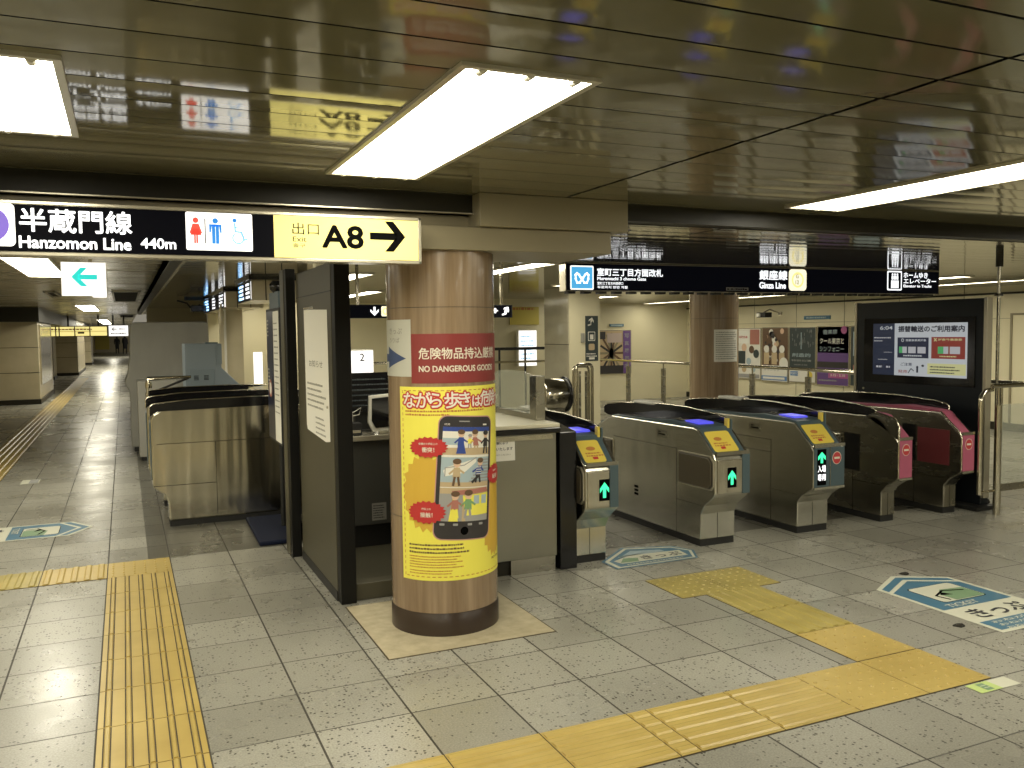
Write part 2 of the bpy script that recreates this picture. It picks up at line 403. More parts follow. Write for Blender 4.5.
def left_face(X): return lambda x, y, d: Vector((X-d, -x, y))     # faces -x, art frame = (-world y), z
def ground(z=0): return lambda x, y, d: Vector((x, y, z+d))

# ================================================================== SETTING
mb = MB(); mb.add([(-8, -6, 0), (14, -6, 0), (14, 98, 0), (-8, 98, 0)], [(0, 1, 2, 3)], M_floor); struct(mb.build('floor'))
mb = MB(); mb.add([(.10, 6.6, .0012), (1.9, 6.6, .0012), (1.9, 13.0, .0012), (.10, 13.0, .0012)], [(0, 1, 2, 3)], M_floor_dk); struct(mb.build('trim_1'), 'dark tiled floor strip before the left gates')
mb = MB(); mb.add([(2.75, 5.4, .0012), (6.75, 5.4, .0012), (6.75, 7.4, .0012), (2.75, 7.4, .0012)], [(0, 1, 2, 3)], M_floor_dk); struct(mb.build('trim_2'), 'floor between the right gates, shade painted in as darker tile')  # shade between the gates, painted in as a darker floor sheet

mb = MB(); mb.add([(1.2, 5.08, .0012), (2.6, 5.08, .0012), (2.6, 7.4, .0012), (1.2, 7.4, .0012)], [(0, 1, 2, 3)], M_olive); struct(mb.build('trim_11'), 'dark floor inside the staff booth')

def slats(name, x0, x1, y0, y1, z, m, pitch, gap, bulge, phase, xs=(), tilt=0):
    mb = MB(); k0 = math.ceil((y0-phase)/pitch); edges = [x0]+list(xs)+[x1]
    y = phase+(k0-1)*pitch
    while y < y1:
        a, b = max(y+gap/2, y0), min(y+pitch-gap/2, y1); y += pitch
        if b-a < .01: continue
        for xa, xb in zip(edges, edges[1:]):
            xa += .010 if xa != x0 else 0; xb -= .010 if xb != x1 else 0
            n = 6 if bulge else 1; prof = [(a, z+.012)]+[(a+(b-a)*i/n, z-bulge*math.sin(math.pi*i/n)-tilt*(i/n-.5)) for i in range(n+1)]+[(b, z+.012)]
            vs = [(xa, p[0], p[1]) for p in prof]+[(xb, p[0], p[1]) for p in prof]; N = len(prof)
            mb.add(vs[:0]+vs, [(i, i+1, N+i+1, N+i) for i in range(1, N-2)], m, bool(bulge))
            mb.add([vs[0], vs[1], vs[N+1], vs[N]], [(0, 1, 2, 3)], M_recess); mb.add([vs[N-2], vs[N-1], vs[2*N-1], vs[2*N-2]], [(0, 1, 2, 3)], M_recess)
    mb.add([(x0, y0, z+.014), (x1, y0, z+.014), (x1, y1, z+.014), (x0, y1, z+.014)], [(0, 1, 2, 3)], M_recess)
    return struct(mb.build(name))
slats('ceiling', -8, 14, -6, 4.2, ZA, M_slat, .2137, .014, .0011, 1.59, xs=(-2.83, 2.17, 7.17), tilt=.0018)
slats('ceiling', -8, .40, 4.3, 98, ZA, M_slatC, .2137, .008, 0, 1.59)
slats('ceiling', .46, 14, 4.3, 26, ZB, M_slatB, .2137, .002, .0007, 1.59, xs=(3.33,))
# beam line across the hall
mb = MB(); mb.box(-8, 4.2, 2.205, 14, 4.3, 2.32, M_fascia); mb.box(-8, 4.3, 2.19, .46, 4.34, 2.32, M_fascia)
struct(mb.build('trim_3'), 'dark ceiling fascia beam')
mb = MB(); mb.box(-8, 4.185, 2.199, 1.67, 4.21, 2.205, M_trim); struct(mb.build('trim_4'), 'light metal edge under the fascia')
mb = MB(); mb.box(-8, 4.26, 2.125, 2.40, 4.80, 2.20, M_casing); mb.box(-8, 4.14, 2.01, 2.465, 4.80, 2.128, M_casing)
struct(mb.build('trim_5', bevel=.004), 'olive beige lower beam casing over the column')
mb = MB(); mb.box(1.67, 4.10, 2.13, 2.55, 4.82, 2.298, M_casing); struct(mb.build('trim_6', bevel=.004), 'olive beige box casing on top of the beam')
mb = MB(); mb.box(.36, 4.34, 2.19, .46, 26, 2.33, M_fascia); mb.box(.445, 4.34, 2.185, .475, 26, 2.20, M_trim); mb.box(.36, 4.34, 2.2, .372, 26, 2.302, M_trim)
struct(mb.build('trim_7'), 'step between the corridor ceiling and the gate hall ceiling')
# walls
def wall(name, x0, y0, x1, y1, z1, m, th=.1, joints=None):
    mb = MB(); mb.box(x0, y0, 0, x1, y1, z1, m)
    return struct(mb.build(name))
wall('wall_back', -8, -6.1, 14, -6, 2.4, M_cream)
for i, xx in enumerate((-6.4, -4.0, -2.6, -1.3, -.2, .9, 2.6, 4.4, 7.2, 9.8)):  # unseen panels, dark and light, added for the steel gates to reflect
    mb = MB(); mb.box(xx, -6.0, 0, xx+(.5, .9, .35, .6, .3, 1.1, .5, 1.6, .7, 1.3)[i], -5.9, 2.15, (M_fascia, M_blackm, M_marble)[i % 3]); struct(mb.build('door_%d' % (i+3)))
wall('wall_left', -3.3, -6, -3.2, 12, 2.4, M_creamd)
wall('wall_left', -2.86, 23.3, -2.76, 97, 2.4, M_creamd)
wall('wall_left', -3.3, 12, -3.2, 23.3, 2.4, M_creamd)
wall('wall_front', -8, 97, 3, 97.1, 2.4, M_creamd)
wall('wall_right', 14, -6, 14.1, 4.0, 2.4, M_cream)
# right hall wall with panel joints and mouldings
mb = MB(); mb.box(12.2, 4.0, 0, 12.3, 26, 2.35, M_cream); w = struct(mb.build('wall_right'))
mb = MB()
for y in [4.6+1.25*i for i in range(18)]: mb.box(12.194, y, .1, 12.2, y+.008, 2.2, M_casing)
mb.box(12.17, 4, 2.07, 12.2, 26, 2.10, M_fascia); mb.box(12.19, 4, 1.70, 12.2, 26, 1.706, M_casing)
mb.build('wall_joint', w)
mb = MB(); mb.box(12.17, 4.0, 0, 12.2, 26, .12, M_fascia); struct(mb.build('baseboard_right'))
wall('wall_right', 2.0, 17.0, 12.2, 17.1, 2.35, M_cream)
wall('wall_right', 12.2, 4.0, 14.1, 4.1, 2.35, M_cream)
# cream service door panels in the right wall
for k, (ya, yb, zb) in enumerate(((16.9, 17.0, 1.64), (7.6, 8.75, 1.75))):
    if k == 0: continue
    mb = MB(); mb.box(12.165, ya, .12, 12.2, yb, zb, M_cream); d = struct(mb.build('door_%d' % (k+1), bevel=.004))
    mb = MB(); mb.box(12.15, ya-.03, .12, 12.2, ya, zb+.03, M_casing); mb.box(12.15, yb, .12, 12.2, yb+.03, zb+.03, M_casing); mb.box(12.15, ya, zb, 12.2, yb, zb+.03, M_casing); mb.build('door_frame', d)
mb = MB(); mb.box(12.165, 15.4, .62, 12.2, 16.5, 1.64, M_white); struct(mb.build('door_1', bevel=.004))
# left end of the corridor: wall piers
PIERS = [(-2.76, 23.4, -1.88, 27.7), (-2.76, 36.5, -2.45, 38), (-2.76, 40, -1.78, 47), (-2.76, 55, -1.75, 58)]
for i, (a, b, c, d) in enumerate(PIERS):
    mb = MB(); mb.box(a, b, .12, c, d, 2.3, M_creamd)
    p = thing('wall_pier', ['beige marble wall pier, nearest on the left of the corridor', 'narrow pale wall pier second along the left of the corridor', 'wide beige wall pier third along the left of the corridor', 'farthest beige wall pier on the left of the corridor'][i], 'pillar', ((a+c)/2, b, 0))
    mb.build('shaft', p); mb2 = MB(); mb2.box(a, b-.02, 0, c+.02, d, .12, M_fascia); mb2.build('skirting', p)
    mb3 = MB()
    for z in (.75, 1.35): mb3.box(a, b-.003, z, c+.003, d, z+.012, M_fascia)
    mb3.build('joint', p)
    if i == 0:
        mb4 = MB(); mb4.box(c, b+.35, .45, c+.03, b+3.4, 1.9, M_steelv)
        mb4.build('glossy_cladding', p)
mb = MB(); mb.box(-2.76, 22.9, 1.96, -1.80, 97, 2.3, M_fascia); struct(mb.build('trim_8'), 'dark soffit along the corridor wall')
# far inner wall piece behind the departure boards
wall('wall_left', 1.30, 12.66, 1.53, 12.8, 1.95, M_creamd)
mb = MB(); mb.box(1.245, 12.60, 0, 1.30, 12.8, 1.95, M_white); struct(mb.build('trim_9'), 'white corner post beside the ticket machines')
wall('wall_front', .46, 20.5, 2.0, 20.6, 2.2, M_cream)
wall('wall_left', 2.6, 12.8, 2.7, 20.5, 2.2, M_cream)
wall('wall_front', 1.30, 15.5, 2.6, 15.6, 2.2, M_cream)

# ================================================================== LAMPS
def fixture(x0, y0, x1, y1, z, label, group, detail=True):
    f = thing('ceiling_light', label, 'light', ((x0+x1)/2, (y0+y1)/2, z), group)
    mb = MB(); t = .022; d = .012
    mb.box(x0, y0, z-d, x1, y0+t, z+.002, M_frame); mb.box(x0, y1-t, z-d, x1, y1, z+.002, M_frame)
    mb.box(x0, y0+t, z-d, x0+t, y1-t, z+.002, M_frame); mb.box(x1-t, y0+t, z-d, x1, y1-t, z+.002, M_frame)
    mb.build('frame', f)
    mb = MB(); mb.add([(x0+t, y0+t, z-.004), (x1-t, y0+t, z-.004), (x1-t, y1-t, z-.004), (x0+t, y1-t, z-.004)], [(0, 1, 2, 3)], M_lamp); mb.build('diffuser', f)
    if detail:
        for sgn, ye in ((1, y0+t), (-1, y1-t)):
            for k in range(3):
                mb = MB(); cx = x0+(x1-x0)*(k+.5)/3; mb.tube([(cx, ye, z-.006), (cx, ye+sgn*.03, z-.006)], .014, M_white, 10); mb.build('lamp_holder', f)
    return f
GL = 'recessed ceiling lights'
fixture(.83, 2.15, 1.255, 3.82, ZA, 'long lit ceiling light nearest the camera, above the column side', GL)
fixture(-.545, 2.49, -.12, 3.42, ZA, 'short lit ceiling light at the upper left corner', GL)
fixture(3.53, 1.9, 3.955, 3.97, ZA, 'long lit ceiling light at the right, before the gates', GL)
for x in (-3.0, -.545, 3.53, 6.2, 9.0):
    for y in (-4.6, -1.6): fixture(x, y, x+.425, y+1.8, ZA, 'unseen ceiling light added behind the camera for fill', GL, False)  # unseen lamps added behind the camera to light the hall
fixture(6.9, 1.9, 7.325, 3.97, ZA, 'lit ceiling light far right, outside the view', GL, False)
fixture(-.99, 8.7, -.575, 11.4, ZA, 'lit corridor ceiling light beside the green arrow sign', 'corridor ceiling lights', False)
fixture(-.99, 21.4, -.575, 26.2, ZA, 'second lit corridor ceiling light, beyond the arrow sign', 'corridor ceiling lights', False)
fixture(-1.05, 40, -.60, 53, ZA, 'third lit corridor ceiling light, far off', 'corridor ceiling lights', False)
fixture(-.99, 70, -.575, 76, ZA, 'farthest lit corridor ceiling light', 'corridor ceiling lights', False)
fixture(-.99, 4.9, -.575, 7.2, ZA, 'corridor ceiling light hidden above the long upper left sign', 'corridor ceiling lights', False)
fixture(-2.5, 1.6, -2.075, 3.4, ZA, 'lit ceiling light left of the view', GL, False)
fixture(-2.5, 5.2, -2.075, 7.0, ZA, 'lit ceiling light left of the corridor', GL, False)
fixture(1.5, 4.95, 1.75, 6.5, ZB, 'unseen strip light added above the staff booth', 'strip lights over the gate hall', False)  # out of sight, added to light the departure board casings
fixture(7.4, 7.5, 7.65, 9.3, ZB, 'unseen strip light added above the middle of the gate sign', 'strip lights over the gate hall', False)  # added out of sight to brighten the back of the hall
fixture(9.2, 7.3, 9.45, 9.6, ZB, 'unseen strip light added above the right end of the gate sign', 'strip lights over the gate hall', False)  # another unseen strip added to lift the right hall walls
fixture(2.1, 8.6, 2.35, 11.6, ZB, 'lit strip light seen in the gap between the partition and the column', 'strip lights over the gate hall', False)
fixture(3.30, 6.9, 3.56, 9.2, ZB, 'thin strip light just right of the round column', 'strip lights over the gate hall', False)
fixture(7.75, 13.1, 8.0, 16.8, ZB, 'thin strip light seen under the metro emblem of the gate sign', 'strip lights over the gate hall', False)
fixture(10.75, 5.2, 10.95, 11.0, ZB, 'long thin strip light at the far right above the fence', 'strip lights over the gate hall', False)
fixture(10.75, 12.2, 10.95, 16.7, ZB, 'thin strip light behind the second round column', 'strip lights over the gate hall', False)
fixture(5.2, 8.9, 5.45, 10.3, ZB, 'unseen strip light added above the gate sign', 'strip lights over the gate hall', False)  # unseen fill strip added for the gate hall
fixture(1.95, 12.9, 2.2, 15.0, ZB, 'lit panel light in the ticket room behind the boards', 'strip lights over the gate hall', False)
fixture(3.2, 12.2, 3.45, 16.0, ZB, 'strip light behind the staff booth', 'strip lights over the gate hall', False)
# dark louvred vents
for i, (a, b, c, d) in enumerate(((-.16, 14.7, .26, 19.0), (-.12, 29.9, .34, 34.5), (-1.11, 15.0, -.95, 16.8))):
    t = thing('ceiling_vent', ['dark square ceiling vent in the corridor, nearest', 'smaller dark ceiling vent farther down the corridor', 'dark ceiling slot left of the green arrow sign'][i], 'vent', ((a+c)/2, (b+d)/2, ZA), 'corridor ceiling vents')
    mb = MB(); mb.box(a, b, ZA-.02, c, b+.12, ZA, M_frame); mb.box(a, d-.12, ZA-.02, c, d, ZA, M_frame); mb.box(a, b, ZA-.02, a+.03, d, ZA, M_frame); mb.box(c-.03, b, ZA-.02, c, d, ZA, M_frame); mb.build('frame', t)
    mb = MB(); mb.box(a+.03, b+.12, ZA-.008, c-.03, d-.12, ZA-.001, M_recess); mb.build('louvre', t)

# ================================================================== FLOOR MARKS
mb = MB(); mb.box(1.125, 4.01, 0, 2.03, 4.90, .003, M_stone); mb.box(1.117, 4.002, 0, 2.038, 4.908, .0015, M_dirt)
struct(mb.build('trim_10'), 'beige stone slab round the column foot')
def tactile(name, label, tiles, edge_lines=False, phase='x'):
    """tiles: (x0, y0, x1, y1, kind) kind in bx (bars along x), by (bars along y), d (dots), f (faint dots)"""
    mb = MB()
    for (x0, y0, x1, y1, k) in tiles:
        g = .003; m = M_yeld if k.endswith('o') else M_yel; k = k.rstrip('o')
        mb.box(x0, y0, 0, x1, y1, .0018, M_dirt)
        mb.box(x0+g, y0+g, 0, x1-g, y1-g, .0035, m)
        if k in ('bx', 'by'):
            n = max(1, round(((y1-y0) if k == 'bx' else (x1-x0))/.079)); 
            for i in range(n):
                c = ((y0 if k == 'bx' else x0)+((y1-y0) if k == 'bx' else (x1-x0))*(i+.5)/n)
                prof = [(c-.010, .0034), (c-.006, .008), (c+.006, .008), (c+.010, .0034)] if k == 'by' and edge_lines else [(c-.021, .0034), (c-.012, .0085), (c+.012, .0085), (c+.021, .0034)]
                if k == 'bx': mb.prism(prof, 0, x0+.008, x1-.008, m)
                else: mb.prism(prof, 1, y0+.008, y1-.008, m)
                if edge_lines:
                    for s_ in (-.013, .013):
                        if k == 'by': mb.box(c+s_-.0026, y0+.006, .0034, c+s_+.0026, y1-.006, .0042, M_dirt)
                        else: mb.box(x0+.006, c+s_*2-.0012, .0034, x1-.006, c+s_*2+.0012, .0040, M_yeld)  # shading along the bars, painted as thin darker yellow lines
        else:
            nx = max(2, round((x1-x0)/.066)); ny = max(2, round((y1-y0)/.066)); r = .0115 if k == 'd' else .008
            for i in range(nx):
                for j in range(ny):
                    cx, cy_ = x0+(x1-x0)*(i+.5)/nx, y0+(y1-y0)*(j+.5)/ny
                    vs = [(cx+rr*math.cos(a*math.pi/4), cy_+rr*math.sin(a*math.pi/4), zz) for rr, zz in ((r, .0034), (r*.6, .0078)) for a in range(8)]
                    mb.add(vs, [(a, (a+1) % 8, 8+(a+1) % 8, 8+a) for a in range(8)]+[tuple(range(8, 16))], m)
    return tag(mb.build(name), label, 'tactile paving')
xa, xb = X0-T, X0
tl = [(xa, Y0+T*k, xb, Y0+T*(k+1), 'by') for k in range(1, 8)]+[(xa, Y0, xb, Y0+T, 'by'), (xa, Y0+8*T, xb, Y0+9*T, 'f')]
tl = [(xa, y0, xb, y1, k) for (_, y0, _, y1, k) in tl]
tactile('tactile_paving', 'yellow bar tiles running towards the camera at lower left', tl, edge_lines=True)
tactile('tactile_paving', 'thin yellow tile run crossing the left edge beside the blue floor arrow', [(xa-T*(i+1), Y0+8*T, xa-T*i, Y0+9*T, 'byo' if i else 'by') for i in range(0, 7)])
r0, r1 = Y0-T, Y0
tactile('tactile_paving', 'long yellow bar tile run across the bottom of the picture', [(xa, r0, xb, r1, 'd')]+[(X0+.4*i, r0, X0+.4*(i+1), r1, 'bx') for i in range(4)]+[(1.842, r0, 1.935, r1, 'bx'), (1.935, r0, 2.337, r1, 'bx'), (2.337, r0, 2.737, r1, 'bx'), (2.737, r0, 3.135, r1, 'd'), (3.135, r0, 3.525, r1, 'd')], edge_lines=True)
tactile('tactile_paving', 'short yellow branch leading from the long run to the ticket gates', [(3.13, 3.0, 3.52, 3.41, 'f'), (3.13, 3.41, 3.53, 3.79, 'byo'), (3.13, 3.79, 3.53, 4.17, 'byo'), (2.96, 4.17, 3.33, 4.58, 'do'), (3.33, 4.17, 3.70, 4.58, 'do')])
tactile('tactile_paving', 'yellow tile line running down the left of the long corridor', [(-1.70, 8.6+.4*i, -1.31, 9.0+.4*i, 'by') for i in range(72)])

def floor_arrow(name, label, pts, tipw, fnm, seed, L=1.0, W=.62):
    """arrow shaped floor sticker in its own frame: x along the arrow (tip at 0), y across"""
    a = Art(.0006)
    body = [(0, 0), (-.17, W/2), (-L, W/2), (-L, -W/2), (-.17, -W/2)]
    a.poly(body, P_decalw, 1)
    k = .93
    a.poly([(-.035, 0), (-.185, W/2-.03), (-.24, W/2-.03), (-.09, 0), (-.24, -W/2+.03), (-.185, -W/2+.03)], P_decal, 2)
    a.poly([(-.125, 0), (-.27, W/2-.03), (-.62, W/2-.03), (-.62, -W/2+.03), (-.27, -W/2+.03)], P_decal, 2)
    a.rrect(-.53, -.20, -.25, .16, .03, P_blk, 3); a.rrect(-.525, -.195, -.255, .155, .03, P_decalw, 4)
    a.poly([(-.52, -.19), (-.36, -.19), (-.34, -.02), (-.41, .06), (-.52, .05)], P_decalg, 5)
    a.line([(-.40, -.15), (-.36, -.02), (-.42, .10), (-.50, .08)], .014, P_blk, 6)
    a.poly([(-.44, -.02), (-.38, .02), (-.42, .06)], P_blk, 6)
    a.text('TICKET', -.605, .20, .05, P_decalw, w=.24, layer=4, rot=-90)
    a.rect(-L+.03, -W/2+.03, -.84, W/2-.03, P_decal, 2)
    for i in range(3): a.text('おねがいします'[:5+i], -L+.115-.045*i, .22, .032, P_decalw, w=.44, layer=3, rot=-90)
    a.text('きっぷ', -.80, .20, .13, M_ink, w=.42, layer=4, bold=.03, rot=-90)
    o = a.to(name, None, fnm); tag(o, label, 'floor sticker')
    return o
def aim(tip, deg, sx=1, sy=1):
    c, d = math.cos(math.radians(deg)), math.sin(math.radians(deg))
    return lambda x, y, e: Vector((tip[0]+(x*sx)*c-(y*sy)*d, tip[1]+(x*sx)*d+(y*sy)*c, .0015+e))
# right sticker: edge of the tip lies along (4.12,3.85)-(4.41,3.95)-(4.70,3.82)
floor_arrow('floor_arrow_sticker', 'large blue and cream arrow sticker on the floor at the right edge', None, None, aim((4.415, 3.965), 90), 1)
floor_arrow('floor_arrow_sticker', 'blue and cream arrow sticker on the floor at the left edge', None, None, aim((-.29, 7.985), 0, 1, .92), 2)
a = Art(.0006)   # gate sticker: arrow on its side before the first gate
a.poly([(2.94, 5.09), (3.26, 5.36), (3.62, 5.25), (3.70, 5.08), (3.60, 4.89), (2.94, 4.88)], P_decal, 1)
a.poly([(2.96, 5.08), (3.27, 5.335), (3.60, 5.23), (3.68, 5.08), (3.59, 4.905), (2.96, 4.90)], P_decalw, 2)
a.poly([(2.99, 5.07), (3.27, 5.305), (3.585, 5.205), (3.655, 5.08), (3.58, 4.925), (2.99, 4.92)], P_decal, 3)
a.poly([(3.10, 5.12), (3.27, 5.25), (3.48, 5.19), (3.49, 5.14), (3.10, 5.14)], P_plb, 4)
a.poly([(3.02, 5.06), (3.04, 4.98), (3.58, 4.98), (3.60, 5.12), (3.20, 5.15)], P_decalw, 4)
a.poly([(3.04, 5.00), (3.18, 4.99), (3.22, 5.07), (3.12, 5.10)], P_decalg, 5)
a.text('きっぷ', 3.24, 5.01, .085, M_ink, w=.32, layer=6, bold=.02)
a.fine(3.06, 4.945, 3.55, .02, P_decalw, 5)
tag(a.to('floor_arrow_sticker', None, ground(.0015)), 'blue and cream pointed sticker on the floor before the nearest gate', 'floor sticker')
a = Art(.0006); a.rect(3.335, 2.50, 3.585, 2.585, P_decalw, 1)
a.rect(3.335, 2.50, 3.47, 2.585, mat('pale green sticker', (.50, .62, .22), .5), 2)
a.rect(3.385, 2.51, 3.43, 2.575, P_decalg, 3); a.rect(3.39, 2.53, 3.425, 2.535, P_decalw, 4); a.rect(3.39, 2.55, 3.425, 2.555, P_decalw, 4)
tag(a.to('floor_label_sticker', None, ground(.0015)), 'small white and pale green sticker on the floor at lower right', 'floor sticker')
for i, (x, y) in enumerate(((4.54, 3.97), (4.00, 3.14))):
    mb = MB(); pts = [(x+(.034+.006*math.sin(3*q))*math.cos(q), y+(.03+.006*math.sin(2*q+1))*math.sin(q)) for q in [2*math.pi*k/18 for k in range(18)]]
    mb.prism(pts, 2, 0, .003, M_recess); mb.lathe((x, y, .003), [(.018, 0), (.014, .0015)], M_fascia, 12)
    tag(mb.build('floor_plug'), ['dark round floor plug beyond the right arrow sticker', 'dark round floor plug nearer than the right arrow sticker'][i], 'floor plug', 'round floor plugs')
for i, (x, y) in enumerate(((-1.0, 10.8),)):
    a = Art(.0006); a.rect(x-.09, y-.16, x+.09, y+.16, P_decalw, 1); a.rect(x-.01, y-.14, x+.08, y+.14, P_pgrey, 2)
    tag(a.to('floor_label_sticker', None, ground(.001)), 'tiny worn white sticker on the corridor floor', 'floor sticker')

# ================================================================== ROUND COLUMN + STICKERS
CX, CY, CR = 1.578, 4.461, .2915
def column(cx, cy_, r, top, label):
    c = thing('round_column', label, 'column', (cx, cy_, 0), 'round columns')
    mb = MB(); mb.lathe((cx, cy_, 0), [(r, .125), (r, top)], M_wood, 96); mb.build('shaft', c)
    mb = MB(); mb.lathe((cx, cy_, 0), [(r+.004, 0), (r+.004, .112), (r-.001, .118), (r-.001, .13)], M_base, 96); mb.build('skirting', c)
    mb = MB()
    for z in (.62, 1.72): mb.lathe((cx, cy_, z), [(r+.0004, 0), (r+.0004, .003)], M_fascia, 96)
    mb.build('joint', c)
    return c
column(CX, CY, CR, 2.012, 'brown veined round column near the camera, wrapped with a yellow poster')
column(6.54, 8.57, CR, ZB, 'brown round column behind the gates with a paper notice on it')
def cyl(cx, cy_, r): return lambda u, z, d: Vector((cx+(r+.0012+d)*math.sin(u/r), cy_-(r+.0012+d)*math.cos(u/r), z))
CF = cyl(CX, CY, CR)
a = Art(.0005); a.rect(-.262, 1.330, .335, 1.585, P_stickred, 0)
a.text('危険物品持込厳禁', -.217, 1.455, .058, P_letter, w=.475, bold=.018)
a.text('NO DANGEROUS GOODS', -.217, 1.390, .030, P_letter, w=.455, bold=.05)
tag(a.to('warning_sticker', None, CF, cut=.02), 'dark red sticker with white lettering NO DANGEROUS GOODS on the near column', 'sticker')
a = Art(.0005); a.rect(-.62, 1.364, -.262, 1.660, mat('grey white sticker', (.52, .52, .45), .45), 0)
a.poly([(-.46, 1.405), (-.295, 1.458), (-.46, 1.52)], mat('dark blue print', (.03, .06, .16), .45), 1); a.rect(-.60, 1.440, -.455, 1.480, MATS['dark blue print'], 1)
a.text('きっぷ', -.44, 1.585, .032, M_grey, w=.12); a.text('うりば', -.44, 1.54, .026, M_grey, w=.10)
tag(a.to('arrow_sticker', None, CF, cut=.02), 'greyish white sticker with a dark blue arrow on the left side of the near column', 'sticker')
# yellow poster
a = Art(.0005); PB, PT, PL, PR = .298, 1.312, -.345, .385
a.rect(PL, PB, PR, PT, P_posty, 0)
a.burst(-.19, .76, .145, .21, 20, P_postor, 1, .88); a.burst(.24, .60, .135, .22, 22, P_postor, 1, .88)
for i in range(34):   # stitched border
    z = PB+.02+i*(PT-PB-.04)/33.5; a.rect(PL+.018, z, PL+.022, z+.016, P_orange, 1)
for i in range(24):
    x = PL+.03+i*.030; a.rect(x, PT-.022, x+.018, PT-.018, P_orange, 1); a.rect(x, PB+.018, x+.018, PB+.022, P_orange, 1)
title = 'ながら歩きは危険です'
for bold, m, ly in ((.12, P_postred, 2), (.02, P_postwhite, 3)):
    x = -.315
    for ch in title:
        h = .082 if ch not in 'はです' else .060
        vs, fs = text_mesh(ch, 0); bx0 = min(v[0] for v in vs); bx1 = max(v[0] for v in vs); by0 = min(v[1] for v in vs); by1 = max(v[1] for v in vs)
        kk = h/.92; q = bold*.085
        if x+.8*kk < .385:
            for k in range(10 if bold > .05 else 5): a.raw([(x+(v[0]-bx0)*kk+q*math.cos(k*2*math.pi/(10 if bold > .05 else 5)), 1.205+(v[1]+.05)*kk+q*math.sin(k*2*math.pi/(10 if bold > .05 else 5))) for v in vs], fs, m, ly+.02*k)
        x += (h*.93 if ch not in 'はです' else h*.9)
a.fine(-.305, 1.186, .20, .010, P_orange, 2); a.fine(-.305, 1.168, -.02, .010, P_orange, 2)
# phone, tilted a few degrees
pc, ps = math.cos(math.radians(-4)), math.sin(math.radians(-4))
a.xf = lambda x, y: (.028+x*pc-y*ps, .84+x*ps+y*pc)
a.rrect(-.168, -.335, .168, .318, .045, P_phonepink, 2); a.rrect(-.162, -.329, .162, .312, .042, P_phone, 3)
a.rect(-.142, -.235, .142, .258, P_postwhite, 4)
a.rrect(-.06, .285, .0, .291, .003, P_pgrey, 4); a.text('10:30', -.135, .266, .010, P_postwhite, layer=4); a.rect(.09, .267, .12, .275, P_postwhite, 4)
a.disc(0, -.285, .022, .022, P_blk, 4)
for x in (-.12, -.05, .03, .10): a.rrect(x-.014, -.258, x+.012, -.246, .003, P_pgrey, 4)
# scene one: people colliding
a.rect(-.142, .11, .142, .258, P_ptan, 5); a.rect(-.142, .235, .142, .258, P_pblue, 6); a.rect(-.142, .15, .142, .235, P_postwhite, 6); a.rect(-.14, .165, -.04, .20, P_plb, 7)
def little(x, z, s, body, legs, hair, lay=8, lean=0):
    a.disc(x+lean*s, z+.098*s, .017*s, .018*s, P_skin, lay); a.disc(x+lean*s, z+.108*s, .020*s, .013*s, hair, lay+1)
    a.poly([(x-.018*s, z+.035*s), (x+.018*s, z+.035*s), (x+.014*s+lean*s, z+.08*s), (x-.014*s+lean*s, z+.08*s)], body, lay)
    a.line([(x-.012*s+lean*s*.8, z+.07*s), (x-.032*s, z+.052*s)], .009*s, body, lay); a.line([(x+.012*s+lean*s*.8, z+.07*s), (x+.034*s, z+.056*s)], .009*s, body, lay)
    a.line([(x-.008*s, z+.035*s), (x-.013*s, z)], .011*s, legs, lay); a.line([(x+.008*s, z+.035*s), (x+.014*s, z)], .011*s, legs, lay)
little(-.045, .125, 1.0, P_pblue, P_pblue, P_brown); a.poly([(-.068, .12), (-.015, .12), (-.03, .18), (-.058, .18)], P_pblue, 9)
little(.045, .125, 1.0, P_salmon, P_ptan, P_brown, lean=-.01); little(.112, .122, .98, P_phone, P_phone, P_phone); little(.005, .15, .6, P_posty, P_pgrey, P_pgrey)
# scene two: falling on the stairs
a.rect(-.142, -.055, .142, .105, P_plb, 5); a.rect(-.142, -.055, .142, -.03, P_ptan, 6); a.rect(-.142, .10, .142, .112, P_postwhite, 7)
for i in range(8): a.rect(.01+.012*i, -.03+.016*i, .142, -.022+.016*i, P_pgrey, 6)
a.poly([(-.13, .03), (-.11, .05), (.03, .09), (.05, .09), (.05, .075), (-.02, .02), (-.12, .0)], P_postwhite, 6)
a.line([(-.12, .0), (-.12, .045), (-.02, .06), (.05, .10)], .005, P_pgrey, 7)
little(-.06, -.045, 1.15, P_ptan, P_brown, P_brown); little(.065, -.03, 1.05, P_pblue, P_phone, P_brown, lean=.012); a.line([(.065, .0), (.03, -.03)], .014, P_phone, 9)
for i in range(4): a.rect(.052, .01+.012*i, .085, .014+.012*i, P_postwhite, 10)
